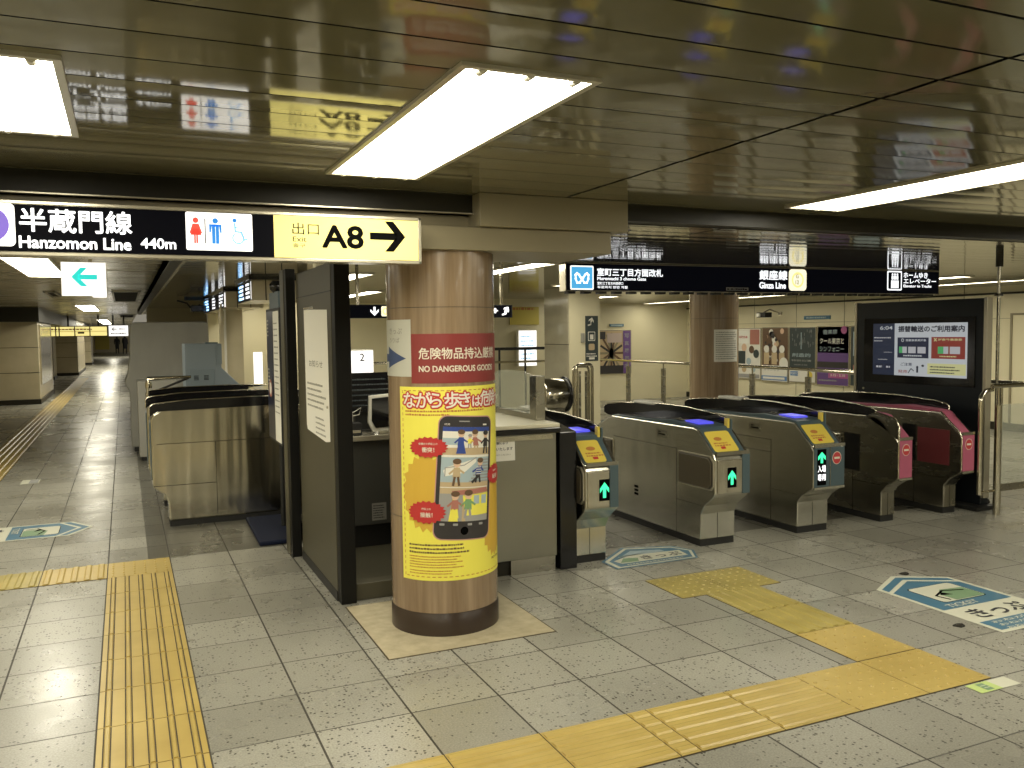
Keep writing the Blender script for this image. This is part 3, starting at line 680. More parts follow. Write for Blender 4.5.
# scene three: at the platform
a.rect(-.142, -.235, .142, -.06, P_ptan, 5); a.rect(-.142, -.235, -.02, -.09, P_pgrey, 6); a.poly([(-.08, -.075), (.13, -.06), (.142, -.085), (-.07, -.098)], P_salmon, 8)
a.poly([(-.02, -.10), (.142, -.088), (.142, -.20), (.0, -.21)], P_posty, 7); 
for x in (.045, .095): a.rect(x, -.145, x+.035, -.10, P_plb, 8)
a.rect(.0, -.235, .142, -.205, P_pgrey, 8); a.poly([(-.09, -.235), (-.04, -.235), (-.055, -.12), (-.075, -.12)], P_posty, 7)
little(-.06, -.215, 1.15, P_salmon, P_posty, P_brown, 9); little(.012, -.215, 1.2, P_pgreen, P_pgrey, P_brown, 9)
a.xf = None
for (x, z, rx, ry, t1, t2) in ((-.175, 1.0, .105, .056, '駅構内や階段上の', '衝突！'), (-.19, .66, .105, .062, '階段上の', '接触！'), (.245, .83, .085, .056, '駅構内の', '転倒！')):
    a.burst(x, z, rx, ry, 20, P_postred, 12, .86)
    a.text(t1, x, z+.012, .012, P_letter, layer=13, align='c'); a.text(t2, x, z-.026, .026, P_letter, layer=13, align='c', bold=.03)
a.fine(-.295, .487, .10, .010, P_brown, 2, n=3, gap=.010); a.fine(-.295, .425, .02, .006, P_orange, 2, n=5, gap=.008); a.fine(-.295, .350, -.05, .006, P_orange, 2, n=2, gap=.008)
a.text('東京の鉄道', .20, .37, .012, P_brown, w=.10)
tag(a.to('yellow_poster', None, CF, cut=.02), 'yellow safety poster with a printed phone wrapped round the near column', 'poster')
# notice on the second column
a = Art(.001); CF2 = cyl(6.54, 8.57, CR)
a.rect(-.19, 1.205, .15, 1.588, M_paper, 0); a.fine(-.17, 1.555, .13, .012, M_grey, 1, n=13, gap=.014)
tag(a.to('paper_notice', None, CF2, cut=.02), 'small white paper notice taped round the second column', 'notice')

# ================================================================== HANGING SIGNS
def sign_box(root, x0, x1, z0, z1, y0, y1, fr=.018):
    mb = MB(); mb.box(x0, y0+.006, z0, x1, y1, z1, M_trim); mb.box(x0, y0, z0, x1, y0+.01, z0+fr, M_trim); mb.box(x0, y0, z1-fr, x1, y0+.01, z1, M_trim)
    mb.box(x0, y0, z0, x0+fr, y0+.01, z1, M_trim); mb.box(x1-fr, y0, z0, x1, y0+.01, z1, M_trim)
    mb.build('casing', root, bevel=.002)
s1 = thing('hanging_sign', 'long lit sign at upper left, white lettering on black with yellow A8 exit part', 'sign', (.3, 4.0, 2.03))
sign_box(s1, -1.9, 1.307, 1.918, 2.135, 3.95, 4.06, .014)
for x in (-1.2, .0, 1.1): mb = MB(); mb.box(x, 4.055, 2.03, x+.12, 4.145, 2.11, M_fascia); mb.build('hanger', s1)
a = Art(.0008); a.rect(-1.886, 1.934, .622, 2.119, P_black, 0)
a.rrect(-.56, 1.952, -.378, 2.121, .02, E_white, 1)
a.ring(-.468, 2.037, .036, .069, P_purple, 2); a.text('Z', -.484, 2.008, .03, P_blk, layer=2)
a.text('半蔵門線', -.362, 2.012, .092, E_whites, w=.407, bold=.03)
a.text('Hanzomon Line', -.366, 1.948, .046, E_whites, w=.405, bold=.05)
a.text('440m', .078, 1.958, .042, E_whites, w=.136, bold=.045)
a.rrect(.256, 1.956, .530, 2.118, .008, E_white, 1)
a.rect(.332, 1.985, .336, 2.092, P_blk, 2)
def figure(cx, z, s, m, skirt, ly=2):
    a.disc(cx, z+.100*s, .012*s, .012*s, m, ly)
    if skirt:
        a.poly([(cx-.013*s, z+.085*s), (cx+.013*s, z+.085*s), (cx+.026*s, z+.045*s), (cx+.012*s, z+.036*s), (cx-.012*s, z+.036*s), (cx-.026*s, z+.045*s)], m, ly)
        a.poly([(cx-.024*s, z+.036*s), (cx+.024*s, z+.036*s), (cx+.012*s, z+.062*s), (cx-.012*s, z+.062*s)], m, ly)
        a.rect(cx-.008*s, z, cx-.001*s, z+.04*s, m, ly); a.rect(cx+.001*s, z, cx+.008*s, z+.04*s, m, ly)
    else:
        a.poly([(cx-.026*s, z+.085*s), (cx+.026*s, z+.085*s), (cx+.026*s, z+.048*s), (cx+.019*s, z+.048*s), (cx+.016*s, z+.075*s), (cx-.016*s, z+.075*s), (cx-.019*s, z+.048*s), (cx-.026*s, z+.048*s)], m, ly)
        a.rect(cx-.015*s, z, cx-.001*s, z+.084*s, m, ly); a.rect(cx+.001*s, z, cx+.015*s, z+.084*s, m, ly)
figure(.296, 1.985, .98, P_red, True); figure(.376, 1.985, .98, P_blue, False)
a.ring(.470, 2.012, .020, .026, P_lblue, 2, a0=-230, a1=60); a.disc(.456, 2.088, .009, .009, P_blue, 2); a.line([(.456, 2.075), (.458, 2.04), (.484, 2.038), (.494, 2.005), (.507, 2.008)], .007, P_lblue, 2); a.line([(.457, 2.058), (.478, 2.056)], .005, P_lblue, 2)
a.rect(.622, 1.934, 1.290, 2.119, E_yelhot, 0)
a.text('出口', .703, 2.038, .052, P_blk, w=.118, bold=-.004); a.text('Exit', .704, 2.006, .022, mat('sign brown ink', (.05, .04, .02), .8, spec=.05), w=.06, bold=0); a.text('출구', .704, 1.980, .018, MATS['sign brown ink'], w=.055, bold=0)
a.text('A8', .838, 1.984, .098, P_blk, w=.185, bold=.055)
a.arrow(1.142, 2.042, .17, .14, .033, 0, P_blk, 2, head=.34)
a.to('face', s1, front(3.949))
s2 = thing('hanging_sign', 'long black lit sign over the ticket gates with white lettering and blue emblem', 'sign', (5.9, 6.85, 2.07))
sign_box(s2, 3.58, 8.235, 1.945, 2.197, 6.80, 6.92, .008)
a = Art(.0012); a.rect(3.59, 1.953, 8.226, 2.19, P_black, 0)
a.rrect(3.625, 1.958, 3.862, 2.172, .012, E_white, 1); a.rrect(3.637, 1.970, 3.850, 2.160, .01, P_metro, 2)
for sg in (1, -1):   # emblem: two mirrored loops
    pts = [(3.743+sg*x, 2.065+z) for x, z in ((0, -.012), (.022, -.045), (.05, -.045), (.064, -.01), (.066, .025), (.05, .04), (.03, .025), (.012, .0))]
    a.line(pts+[pts[0]], .016, E_whites, 3)
a.text('室町三丁目方面改札', 3.90, 2.085, .068, E_whites, w=.70, bold=.03); a.text('Muromachi 3 chome Gate', 3.90, 2.047, .028, E_whites, w=.515, bold=.05)
a.text('室町三丁目方向検票口', 3.90, 2.005, .026, E_whites, w=.27, bold=.015); a.text('무로마치 방면 개찰', 3.90, 1.970, .026, E_whites, w=.32, bold=.015)
a.text('銀座線', 5.735, 2.075, .092, E_whites, w=.35, bold=.03); a.text('Ginza Line', 5.735, 1.990, .060, E_whites, w=.33, bold=.05)
a.rrect(6.105, 1.970, 6.335, 2.185, .04, E_yelbox, 1); a.ring(6.22, 2.078, .058, .078, E_yel, 2); a.text('G', 6.195, 2.095, .04, P_pgrey, layer=3); a.text('12', 6.19, 2.035, .04, P_pgrey, layer=3)
a.rrect(7.45, 1.985, 7.665, 2.192, .015, E_whites, 1); a.rrect(7.465, 2.0, 7.65, 2.178, .01, P_black, 2); a.rect(7.505, 2.01, 7.615, 2.09, E_whites, 3)
for x in (7.525, 7.56, 7.595): a.disc(x, 2.155, .012, .012, E_whites, 3); a.rect(x-.014, 2.10, x+.014, 2.14, E_whites, 3)
a.text('ホームゆき', 7.69, 2.120, .060, E_whites, w=.36, bold=.03); a.text('エレベーター', 7.69, 2.060, .055, E_whites, w=.49, bold=.03); a.text('Elevator to Tracks', 7.69, 2.020, .028, E_whites, w=.42, bold=.05)
a.rect(5.33, 1.965, 5.60, 1.995, P_pgrey, 1); a.fine(5.34, 1.98, 5.59, .016, P_blk, 2)
a.to('face', s2, front(6.798))
mb = MB()
x = 3.62
while x < 8.2:
    mb = MB(); mb.box(x, 6.82, 1.925, x+.07, 6.90, 1.945, M_blackm); x += .16; mb.build('underside_clip', s2)
# green arrow emergency sign in the corridor
s3 = thing('exit_sign', 'small white lit sign with a turquoise arrow pointing left in the corridor', 'sign', (-.3, 8.33, 2.09))
mb = MB(); mb.box(-.475, 8.31, 1.94, -.12, 8.36, 2.235, M_white); mb.box(-.36, 8.32, 2.235, -.33, 8.35, 2.3, M_frame); mb.box(-.26, 8.32, 2.235, -.23, 8.35, 2.3, M_frame); mb.build('casing', s3, bevel=.003)
a = Art(); a.rect(-.47, 1.945, -.125, 2.23, E_white, 0); a.arrow(-.295, 2.105, .20, .16, .042, 180, P_cyan, 1, head=.36)
a.rect(-.235, 1.93, -.125, 1.95, E_white, 1)
a.to('face', s3, front(8.309))
# yellow and white lit signs far down the corridor
s4 = thing('hanging_sign', 'wide yellow lit sign across the far end of the corridor', 'sign', (-1.4, 32, 1.76))
mb = MB(); mb.box(-2.74, 32, 1.61, -.50, 32.12, 1.95, M_fascia); mb.build('casing', s4)
for x in (-1.7, -.8): mb = MB(); mb.box(x, 32.03, 1.95, x+.05, 32.08, ZA, M_fascia); mb.build('hanger', s4)
a = Art(.004); a.rect(-2.72, 1.63, -.52, 1.93, E_yel, 0)
for x in (-2.38, -2.06, -1.96, -1.5, -1.05): a.rect(x, 1.62, x+.035, 1.94, P_blk, 1)
a.rect(-2.72, 1.77, -.52, 1.785, P_orange, 1); a.fine(-2.3, 1.85, -.6, .05, P_orange, 1, dash=.09); a.rect(-1.40, 1.70, -1.2, 1.76, P_blk, 1)
a.to('face', s4, front(31.99))
s5 = thing('hanging_sign', 'white lit sign beside the yellow one at the far end of the corridor', 'sign', (-.2, 31.9, 1.76))
mb = MB(); mb.box(-.47, 31.8, 1.60, .14, 31.9, 1.97, M_fascia); mb.build('casing', s5)
for x in (-.35, -.02): mb = MB(); mb.box(x, 31.83, 1.97, x+.05, 31.88, ZA, M_fascia); mb.build('hanger', s5)
a = Art(.004); a.rect(-.46, 1.61, .13, 1.96, E_white, 0); a.arrow(-.30, 1.84, .16, .12, .025, 180, P_blk, 1); a.text('出口', -.15, 1.80, .09, P_blk, layer=1); a.fine(-.40, 1.70, .08, .04, P_pgrey, 1)
a.to('face', s5, front(31.79))
# sign seen between partition and column, running behind the column
s6 = thing('hanging_sign', 'small black hanging sign with white arrows, cut in two by the near column', 'sign', (2.8, 8.0, 1.8))
mb = MB(); mb.box(1.90, 8.0, 1.735, 3.60, 8.06, 1.862, M_blackm)
mb.build('casing', s6)
for x in (2.0, 3.48): mb = MB(); mb.box(x, 8.02, 1.862, x+.03, 8.04, ZB, M_tube); mb.build('hanger', s6)
a = Art(); a.rect(1.91, 1.74, 3.59, 1.857, P_black, 0); a.arrow(2.17, 1.80, .085, .08, .02, -90, E_whites, 1)
a.rrect(2.235, 1.752, 2.325, 1.848, .015, E_yelbox, 1); a.ring(2.28, 1.80, .022, .034, E_yel, 2)
a.text('室町三丁目方面', 2.42, 1.79, .05, E_whites, w=.5); a.rect(3.40, 1.78, 3.42, 1.83, E_whites, 1); a.rect(3.38, 1.80, 3.44, 1.81, E_whites, 1)
a.arrow(3.535, 1.815, .07, .06, .018, 55, E_whites, 1); a.line([(3.49, 1.765), (3.525, 1.775), (3.52, 1.80)], .016, E_whites, 1)
a.to('face', s6, front(7.999))

# ================================================================== DEPARTURE BOARDS (face -x)
def board(y0, y1, label, rows):
    t = thing('departure_board', label, 'display', (1.25, y0, 2.0), 'departure boards over the ticket barrier')
    mb = MB(); mb.box(1.24, y0, 1.955, 1.72, y1, 2.165, M_creamd); mb.build('casing', t, bevel=.004)
    mb = MB(); mb.box(1.20, y0-.1, 2.165, 1.80, y1, 2.20, M_black); mb.build('mount', t)
    mb = MB()
    for x in (1.38, 1.55): mb.box(x, y0-.004, 1.955, x+.01, y0, 2.165, M_blackm)
    mb.build('joint', t)
    a = Art(.002); a.rect(-y1, 1.96, -y0, 2.16, P_black, 0)
    W = (y1-y0)
    for i, (p, q, m) in enumerate(rows):
        for k in range(4):
            a.fine(-y1+W*p, 2.135-k*.045, -y1+W*q, .030, m, 1, ragged=.25, dash=.09)
    a.rect(-y0-.045*W, 1.965, -y0-.005, 2.155, E_white, 1)
    a.to('screen', t, left_face(1.238))
    return t
board(9.42, 10.6, 'black departure board with white rows, nearest above the left gates', ((.05, .45, P_metro), (.12, .48, E_whites), (.6, .9, E_whites)))
board(11.95, 15.4, 'row of black departure boards farther back above the ticket machines', ((.03, .3, P_metro), (.1, .3, E_whites), (.45, .6, E_whites), (.75, .92, E_whites)))
mb = MB(); mb.box(1.8, 9.3, 1.955, 1.86, 11.9, 2.2, M_creamd)
tag(mb.build('fascia_panel'), 'beige fascia panel linking the two departure boards', 'panel')

# ================================================================== TICKET GATES, RIGHT ROW
def arc_top(pts): return pts
def gate(name, label, x, w, hood_side, kind, group='ticket gates in the right row'):
    Yf = 4.98
    g = thing(name, label, 'ticket gate', (x, 5.13, 0), group)
    pink = kind in ('pink', 'pinkflap')
    prof = [(5.13, .05), (5.13, .24), (5.085, .31), (4.985, .385), (4.965, .41), (4.965, .66), (4.985, .70), (5.17, .862), (5.22, .868), (6.38, .862), (6.45, .845), (6.62, .77), (6.72, .70), (6.74, .66), (6.70, .45), (6.60, .385), (6.53, .31), (6.53, .05)]
    if kind == 'square' or pink:
        prof[2] = (5.08, .30); prof[3] = (4.985, .362); prof[4] = (4.965, .375)
    body_m = M_steel if not pink else M_steeld
    mb = MB(); mb.prism(prof, 0, x, x+w, body_m); body = mb.build('body', g, bevel=.010, seg=3)
    mb = MB(); mb.box(x+.004, 5.14, 0, x+w-.004, 6.53, .05, M_blackm); mb.build('plinth', g)
    # console top and raised hood panel
    xs = x+w-.016 if hood_side > 0 else x+.002; xe = xs+.014
    top = [(4.985, .70)] if False else []
    arc = [(5.205, .80), (5.205, .905), (5.225, .925), (5.34, .945), (5.72, .970), (6.05, .972), (6.30, .962), (6.75, .936), (6.97, .908), (7.02, .885), (7.02, .83), (6.95, .81), (6.45, .80)]
    mb = MB(); mb.prism(arc, 0, xs, xe, M_black); hd = mb.build('hood', g)
    mb = MB(); ap = arc[0:10]
    mb.tube([((xs+xe)/2, p[0], p[1]) for p in ap], .0075, M_tube, 8); mb.build('hood_trim', hd)
    con_m = M_pink if pink else M_teal
    cx0, cx1 = x+.012, x+w-.03 if hood_side > 0 else x+w-.006
    if hood_side < 0: cx0 = x+.02
    con = [(5.17, .862), (5.16, .868), (5.20, .884), (5.62, .898), (5.82, .880), (6.30, .874), (6.44, .852), (6.38, .86)]
    con = [(5.00, .700), (4.985, .708), (5.165, .872), (5.22, .884), (5.55, .902), (5.78, .884), (6.38, .872), (6.60, .792), (6.58, .782), (6.38, .855), (5.22, .855)]
    mb = MB(); mb.prism(con, 0, cx0, cx1, con_m); mb.build('console', g, bevel=.003)
    if not pink:
        mb = MB(); mb.box(x+w-.05, 6.16, .955, x+w+.07, 6.46, .982, M_white); mb.build('top_cap', g, bevel=.012)
        inl = [(5.44, .897), (5.44, .903), (5.55, .909), (5.78, .891), (6.38, .879), (6.56, .815), (6.55, .805), (6.38, .87)]
        mb = MB(); mb.prism(inl, 0, x+.055, x+w-.018, M_black); mb.build('console_inlay', g, bevel=.002)
    # front fascia
    if kind == 'pocket':
        mb = MB(); mb.box(x+.02, 4.958, .415, x+w-.075, 4.966, .655, M_steelv); mb.build('front_plate', g, bevel=.003)
        mb = MB(); mb.box(x+w-.07, 4.958, .405, x+w-.006, 4.966, .69, M_teal); mb.build('front_strip', g)
        a = Art(); a.rect(x+.105, .455, x+.185, .60, P_blk, 0); a.arrow(x+.145, .528, .105, .07, .024, 90, P_green, 1, head=.4); a.to('arrow_display', g, front(4.957))
        mb = MB(); mb.box(x+.01, 4.957, .69, x+w-.01, 4.965, .716, M_steeld); mb.build('front_band', g)
    else:
        mb = MB(); mb.box(x+.006, 4.957, .385, x+w-.006, 4.967, .685, con_m); mb.build('front_panel', g, bevel=.003)
        mb = MB(); mb.box(x+.004, 4.954, .688, x+w-.004, 4.966, .712, M_steel); mb.build('front_band', g)
        mb = MB(); mb.box(x+.004, 4.956, .366, x+w-.004, 4.967, .384, M_steel); mb.build('front_band', g)
        if kind == 'square':
            mb = MB(); mb.box(x+.155, 4.953, .385, x+.161, 4.958, .685, M_steeld); mb.build('front_joint', g)
            a = Art(); a.rect(x+.03, .40, x+.12, .675, P_blk, 0); a.arrow(x+.075, .612, .085, .075, .024, 90, P_green, 1, head=.4)
            a.text('入場', x+.036, .500, .052, E_whites, w=.078, layer=1, bold=.02); a.text('専用', x+.036, .435, .052, E_whites, w=.078, layer=1, bold=.02)
            a.to('arrow_display', g, front(4.956)); nx, nz = x+.225, .60
        else: nx, nz = x+w*.5, .61
        a = Art(); r_ = .045 if kind == 'square' else .043
        a.disc(nx, nz, r_, r_*1.1, P_letter, 0); a.disc(nx, nz, r_*.9, r_, P_noentry, 1); a.rect(nx-r_*.6, nz-.008, nx+r_*.6, nz+.008, P_letter, 2)
        a.to('no_entry_sign', g, front(4.956))
    # foot plate seam and shaped cheek lines on the visible left side
    mb = MB()
    for (a_, b_, c_, d_) in ((5.43, .05, 5.436, .70), (6.36, .05, 6.366, .44), (5.43, .69, 6.36, .695) if kind == 'pocket' else (5.43, .60, 6.36, .604), (5.13, .305, 5.43, .309)):
        mb.box(x-.0008, a_, b_, x+.001, c_, d_, M_fascia)
    if kind != 'pocket': mb.box(x-.0008, 5.43, .70, x+.001, 6.4, .704, M_fascia)
    mb.build('panel_joint', g)
    mb = MB(); mb.box(x+w*.48, 5.1285, .05, x+w*.48+.003, 5.1305, .24, M_fascia); mb.build('foot_joint', g)
    if kind in ('pocket', 'square'):
        a = Art(); a.poly([(-5.70, .760), (-5.56, .752), (-5.56, .815), (-5.70, .815)], M_steeld, 0); a.rect(-5.68, .775, -5.58, .785, P_blk, 1); a.rect(-5.68, .795, -5.64, .803, P_blk, 1)
        a.to('latch_plate', g, left_face(x-.0005))
        a = Art(); 
        for k in range(3): a.rect(-6.03, .24+.03*k, -5.97, .26+.03*k, P_blk, 0)
        a.to('vent_slot', g, left_face(x-.0005))
        # yellow touch plate and blue reader
        sl = lambda u, v, d: Vector((u, 4.983+v*.739-(d+.003)*.673, .709+v*.673+(d+.003)*.739))
        a = Art(); a.rrect(x+.02, .005, x+w-.075, .20, .02, P_readyel, 0)
        a.disc(x+.105, .125, .035, .018, P_orange, 1); a.fine(x+.05, .085, x+.2, .014, P_orange, 1, n=2, gap=.008); a.rect(x+.09, .03, x+.13, .052, P_postred, 1)
        a.to('touch_plate', g, sl)
        mb = MB(); mb.prism([(5.235, .888), (5.40, .896), (5.42, .906), (5.25, .902)], 0, x+.06, x+.20, P_screenblue); mb.build('reader_display', g, bevel=.003)
        mb = MB(); mb.box(x+w-.055, 5.15, .76, x+w-.035, 5.19, .93, P_readyel); mb.box(x+w-.032, 5.14, .72, x+w-.018, 5.20, .925, M_teal); mb.build('hood_post', g, bevel=.003)
    if kind == 'pocket':
        for (ya, yb, za, zb, chop) in ((4.975, 5.40, .435, .685, 0), (6.36, 6.715, .425, .665, 1)):
            # recess frame + brownish flap sitting in it
            if not chop: pf = [(ya, za+.03), (ya+.03, za), (yb, za), (yb, zb), (ya+.04, zb), (ya, zb-.04)]
            else: pf = [(ya, za), (yb-.09, za+.02), (yb, zb-.02), (yb-.03, zb), (ya, zb)]
            mb = MB(); mb.prism(pf, 0, x-.007, x+.002, M_trim)
            fr = mb.build('flap_housing', g, bevel=.002)
            mb = MB(); mb.prism([(p[0]*.955+((ya+yb)/2)*.045, p[1]*.91+((za+zb)/2)*.09) for p in pf], 0, x-.008, x-.006, M_blackm); mb.build('flap_gap', fr)
            mb = MB(); mb.prism([(p[0]*.92+((ya+yb)/2)*.08, p[1]*.87+((za+zb)/2)*.13) for p in pf], 0, x-.020, x-.008, mat('bronze flap', (.085, .07, .045), .35, .1)); mb.build('flap', fr, bevel=.004)
    if kind == 'pink':
        mb = MB(); mb.prism([(5.55, .40), (6.02, .46), (6.02, .66), (5.55, .69)], 0, x-.03, x-.002, M_steeld); mb.build('flap', g, bevel=.006)
        mb = MB(); mb.box(x-.006, 5.36, .39, x+.002, 5.53, .70, M_black); mb.build('flap_slot', g)
    if kind == 'pinkflap':
        mb = MB(); mb.prism([(5.60, .43), (6.0, .47), (6.0, .69), (5.60, .70)], 0, x-.05, x-.01, mat('rose flap', (.40, .10, .10), .35)); mb.build('flap', g, bevel=.012)
        mb = MB(); mb.box(x-.004, 5.08, .42, x+.002, 5.40, .72, M_maroon); mb.box(x-.006, 5.42, .42, x+.002, 5.56, .74, M_black); mb.build('flap_slot', g)
    if pink:
        mb = MB(); mb.tube([(x-.002, 5.17, .872), (x-.002, 4.985, .715), (x-.002, 4.962, .67), (x-.002, 4.962, .40)] if kind == 'pinkflap' else [(x, 5.20, .90), (x, 4.99, .86), (x, 4.962, .80), (x, 4.962, .38)], .007, M_tube, 8); mb.build('corner_trim', g)
        if kind == 'pink':
            mb = MB(); mb.prism([(4.965, .70), (4.965, .78), (5.0, .86), (5.2, .90), (5.3, .86)], 0, x, x+.02, M_steeld); mb.build('side_shield', g)
    return g
gate('ticket_gate', 'short steel ticket gate end beside the black end of the staff counter', 2.745, .26, 1, 'pocket')
gate('ticket_gate', 'steel ticket gate with a green arrow light, nearest in the right row', 3.80, .31, 1, 'pocket')
gate('ticket_gate', 'steel ticket gate with green arrow and white lettering beside a no entry disc', 4.71, .31, 1, 'square')
gate('ticket_gate', 'thin steel gate with pink front panel between the other gates', 5.59, .15, -1, 'pink')
gate('ticket_gate', 'thin gate with pink flap and pink top beside the display kiosk', 6.31, .15, 1, 'pinkflap')

# ================================================================== LEFT GATES (run along x)
def left_gate(y, w, label, x0=.172, x1=1.75, top=.965, extra=False):
    g = thing('ticket_gate', label, 'ticket gate', (x0+.12, y, 0), 'ticket gates in the left row')
    prof = [(x0+.12, .05), (x0+.12, .19), (x0+.09, .27), (x0+.01, .335), (x0, .36), (x0, .90), (x0+.02, .945), (x0+.10, top+.02), (x1-.5, top+.03), (x1, top), (x1, .05)]
    mb = MB(); mb.prism(prof, 1, y, y+w, M_steelv); mb.build('body', g, bevel=.012, seg=3)
    mb = MB(); mb.box(x0+.125, y+.004, 0, x1, y+w-.004, .05, M_blackm); mb.build('plinth', g)
    hood = [(x0-.005, .93), (x0-.005, 1.005), (x0+.02, 1.03), (x0+.30, 1.055), (x0+.8, 1.062), (x0+1.2, 1.055), (x1, 1.03), (x1, top), (x1-.5, top+.02), (x0+.2, top+.005), (x0+.06, .97)]
    mb = MB(); mb.prism(hood, 1, y-.004, y+.012, M_black); h = mb.build('hood', g)
    mb = MB(); mb.tube([(p[0], y+.004, p[1]) for p in hood[0:7]], .007, M_tube, 8); mb.build('hood_trim', h)
    mb = MB(); mb.box(x0+.04, y-.001, .695, x0+.99, y+.001, .700, M_fascia); mb.box(x0+.50, y-.001, .05, x0+.505, y+.001, .70, M_fascia); mb.box(x0+.01, y-.001, .345, x0+.50, y+.001, .35, M_fascia); mb.build('panel_joint', g)
    mb = MB(); mb.box(x0-.006, y+.02, .40, x0+.002, y+w-.02, .88, M_teal); mb.build('end_panel', g, bevel=.003)
    return g
left_gate(7.66, .28, 'broad polished steel gate side facing the camera at the left of the partition')
left_gate(8.62, .28, 'steel gate with black hood directly behind the broad polished one', x0=.165)
g3 = left_gate(9.6, .2, 'third steel gate with a black rail loop, farthest in the left row', x0=.19, x1=1.2)
mb = MB(); mb.tube([(.20, 9.55, .60), (.20, 9.55, 1.13), (.21, 9.55, 1.15), (.62, 9.55, 1.165)], .014, M_tube, 10); mb.build('rail', g3)
mb = MB(); mb.box(.2, 9.60, 1.145, .62, 9.63, 1.175, M_blackm); mb.tube([(.22, 9.61, 1.0), (.6, 9.61, 1.15)], .012, M_blackm, 8); mb.lathe((.21, 9.53, 1.06), [(.03, 0), (.035, .03), (.028, .07)], M_tube, 16); mb.build('rail_brace', g3)
# blue grey fare machine seen from behind
f = thing('fare_machine', 'blue grey machine with a sloping right side behind the left gates', 'machine', (.85, 10.2, 0))
mb = MB(); mb.prism([(.60, 0), (1.30, 0), (1.30, .9), (.98, 1.23), (.98, 1.50), (.60, 1.50)], 1, 10.1, 10.6, mat('blue grey steel', (.19, .23, .26), .45)); mb.build('body', f, bevel=.006)
mb = MB(); mb.box(.645, 10.092, 1.0, .90, 10.102, 1.22, mat('blue grey door', (.17, .21, .235), .4)); dd = mb.build('service_door', f, bevel=.003)
a = Art(); 
for x in (.685, .79):
    for k in range(4): a.rect(x, 1.10+.014*k, x+.05, 1.107+.014*k, P_blk, 0)
a.to('louvre', dd, front(10.091))
mb = MB(); mb.box(.93, 10.09, 1.27, .985, 10.101, 1.495, MATS['blue grey door']); mb.build('side_panel', f)
mb = MB(); mb.box(.82, 10.13, 1.49, .95, 10.2, 1.515, M_teal); mb.build('top_cap', f)
# tall covered grey white machine
f = thing('covered_machine', 'tall pale grey covered cabinet in the corridor behind the left gates', 'cabinet', (.55, 12.93, 0))
mb = MB()
N = 14; cov = [(.045, .06), (.04, .35), (.05, .62), (.035, .85), (-.02, .95), (.02, 1.05), (.06, 1.3), (.07, 1.6), (.085, 1.76), (.12, 1.785), (1.06, 1.785), (1.095, 1.76), (1.10, .06)]
mb.prism(cov, 1, 12.93, 13.9, mottled('pale grey cover', (.34, .335, .30), (.29, .285, .25), (2, 2, 1), .5, bump=.3)); mb.build('cover', f, bevel=.02, seg=3)
mb = MB(); mb.box(.08, 12.95, 0, 1.08, 13.85, .08, M_blackm); mb.build('foot', f)
f = thing('side_cabinet', 'narrow grey cabinet standing in front of the tall covered one', 'cabinet', (.25, 12.0, 0))
mb = MB(); mb.box(.13, 11.9, .05, .60, 12.6, 1.02, mat('pale grey steel', (.33, .32, .28), .4)); mb.build('body', f, bevel=.01)
mb = MB(); mb.box(.16, 11.92, 0, .58, 12.58, .05, M_blackm); mb.build('foot', f)
# black speaker / camera bracket at the ceiling over it
f = thing('ceiling_camera', 'black camera bracket under the ceiling above the covered cabinet', 'camera', (1.1, 15.0, 2.1))
mb = MB(); mb.box(.92, 14.9, 2.17, 1.22, 15.2, 2.20, M_blackm); mb.tube([(.80, 15.0, 2.16), (.95, 15.0, 2.12), (1.05, 15.0, 1.98), (1.15, 15.0, 2.1)], .014, M_blackm, 8); mb.build('bracket', f)
mb = MB(); mb.box(1.0, 14.85, 1.98, 1.25, 15.05, 2.08, M_black); mb.build('housing', f, bevel=.01)
# light switch / spray bottle on the wall behind
mb = MB(); mb.lathe((1.10, 11.2, 1.72), [(.03, 0), (.035, .05), (.035, .16), (.015, .2), (.012, .26)], M_creamd, 16)
mb.box(1.075, 11.18, .0, 1.125, 11.24, 1.72, M_creamd); tag(mb.build('guide_post'), 'slim post with a pale rounded top right of the covered cabinet', 'post')
mb = MB(); mb.box(1.70, 12.9, 0, 1.82, 13.0, .86, M_white); mb.box(1.70, 12.9, .86, 1.82, 12.96, 1.34, E_white)
tag(mb.build('lit_panel'), 'bright white lit panel in the ticket room, right of the beige wall', 'panel')

# ================================================================== PARTITION, STAND
p = thing('partition', 'dark olive steel partition with a black end post beside the column', 'partition', (1.15, 4.96, 0))
mb = MB(); mb.box(1.106, 5.04, .0, 1.19, 6.13, 2.01, M_olive); mb.build('panel', p, bevel=.003)
mb = MB(); mb.box(1.109, 4.955, 0, 1.20, 5.04, 2.01, M_post); mb.build('end_post', p, bevel=.003)
mb = MB(); mb.box(1.103, 5.04, 1.84, 1.108, 6.13, 1.845, M_blackm); mb.box(1.102, 5.04, 0, 1.108, 6.13, .06, M_blackm); mb.build('trim_strip', p)
mb = MB(); mb.tube([(1.103, 5.17, 1.15), (1.096, 5.17, 1.15)], .008, M_tube, 8); mb.build('bolt', p)
a = Art(.0006)
a.poly([(-5.85, .985), (-5.83, .955), (-5.25, .93), (-5.13, .945), (-5.14, 1.735), (-5.863, 1.755)], M_paper, 0)
a.text('お知らせ', -5.72, 1.38, .045, M_grey, w=.42, layer=1); a.fine(-5.80, 1.27, -5.22, .014, M_grey, 1, n=5, gap=.022); a.fine(-5.55, 1.06, -5.25, .012, M_grey, 1, n=4, gap=.02)
a.rect(-5.87, 1.752, -5.55, 1.768, M_trim, 1)
tag(a.to('paper_notice', None, left_face(1.104)), 'tall white paper notice taped on the dark partition', 'notice')
p = thing('partition', 'narrow dark partition panel just behind the bigger one', 'partition', (1.06, 6.19, 0))
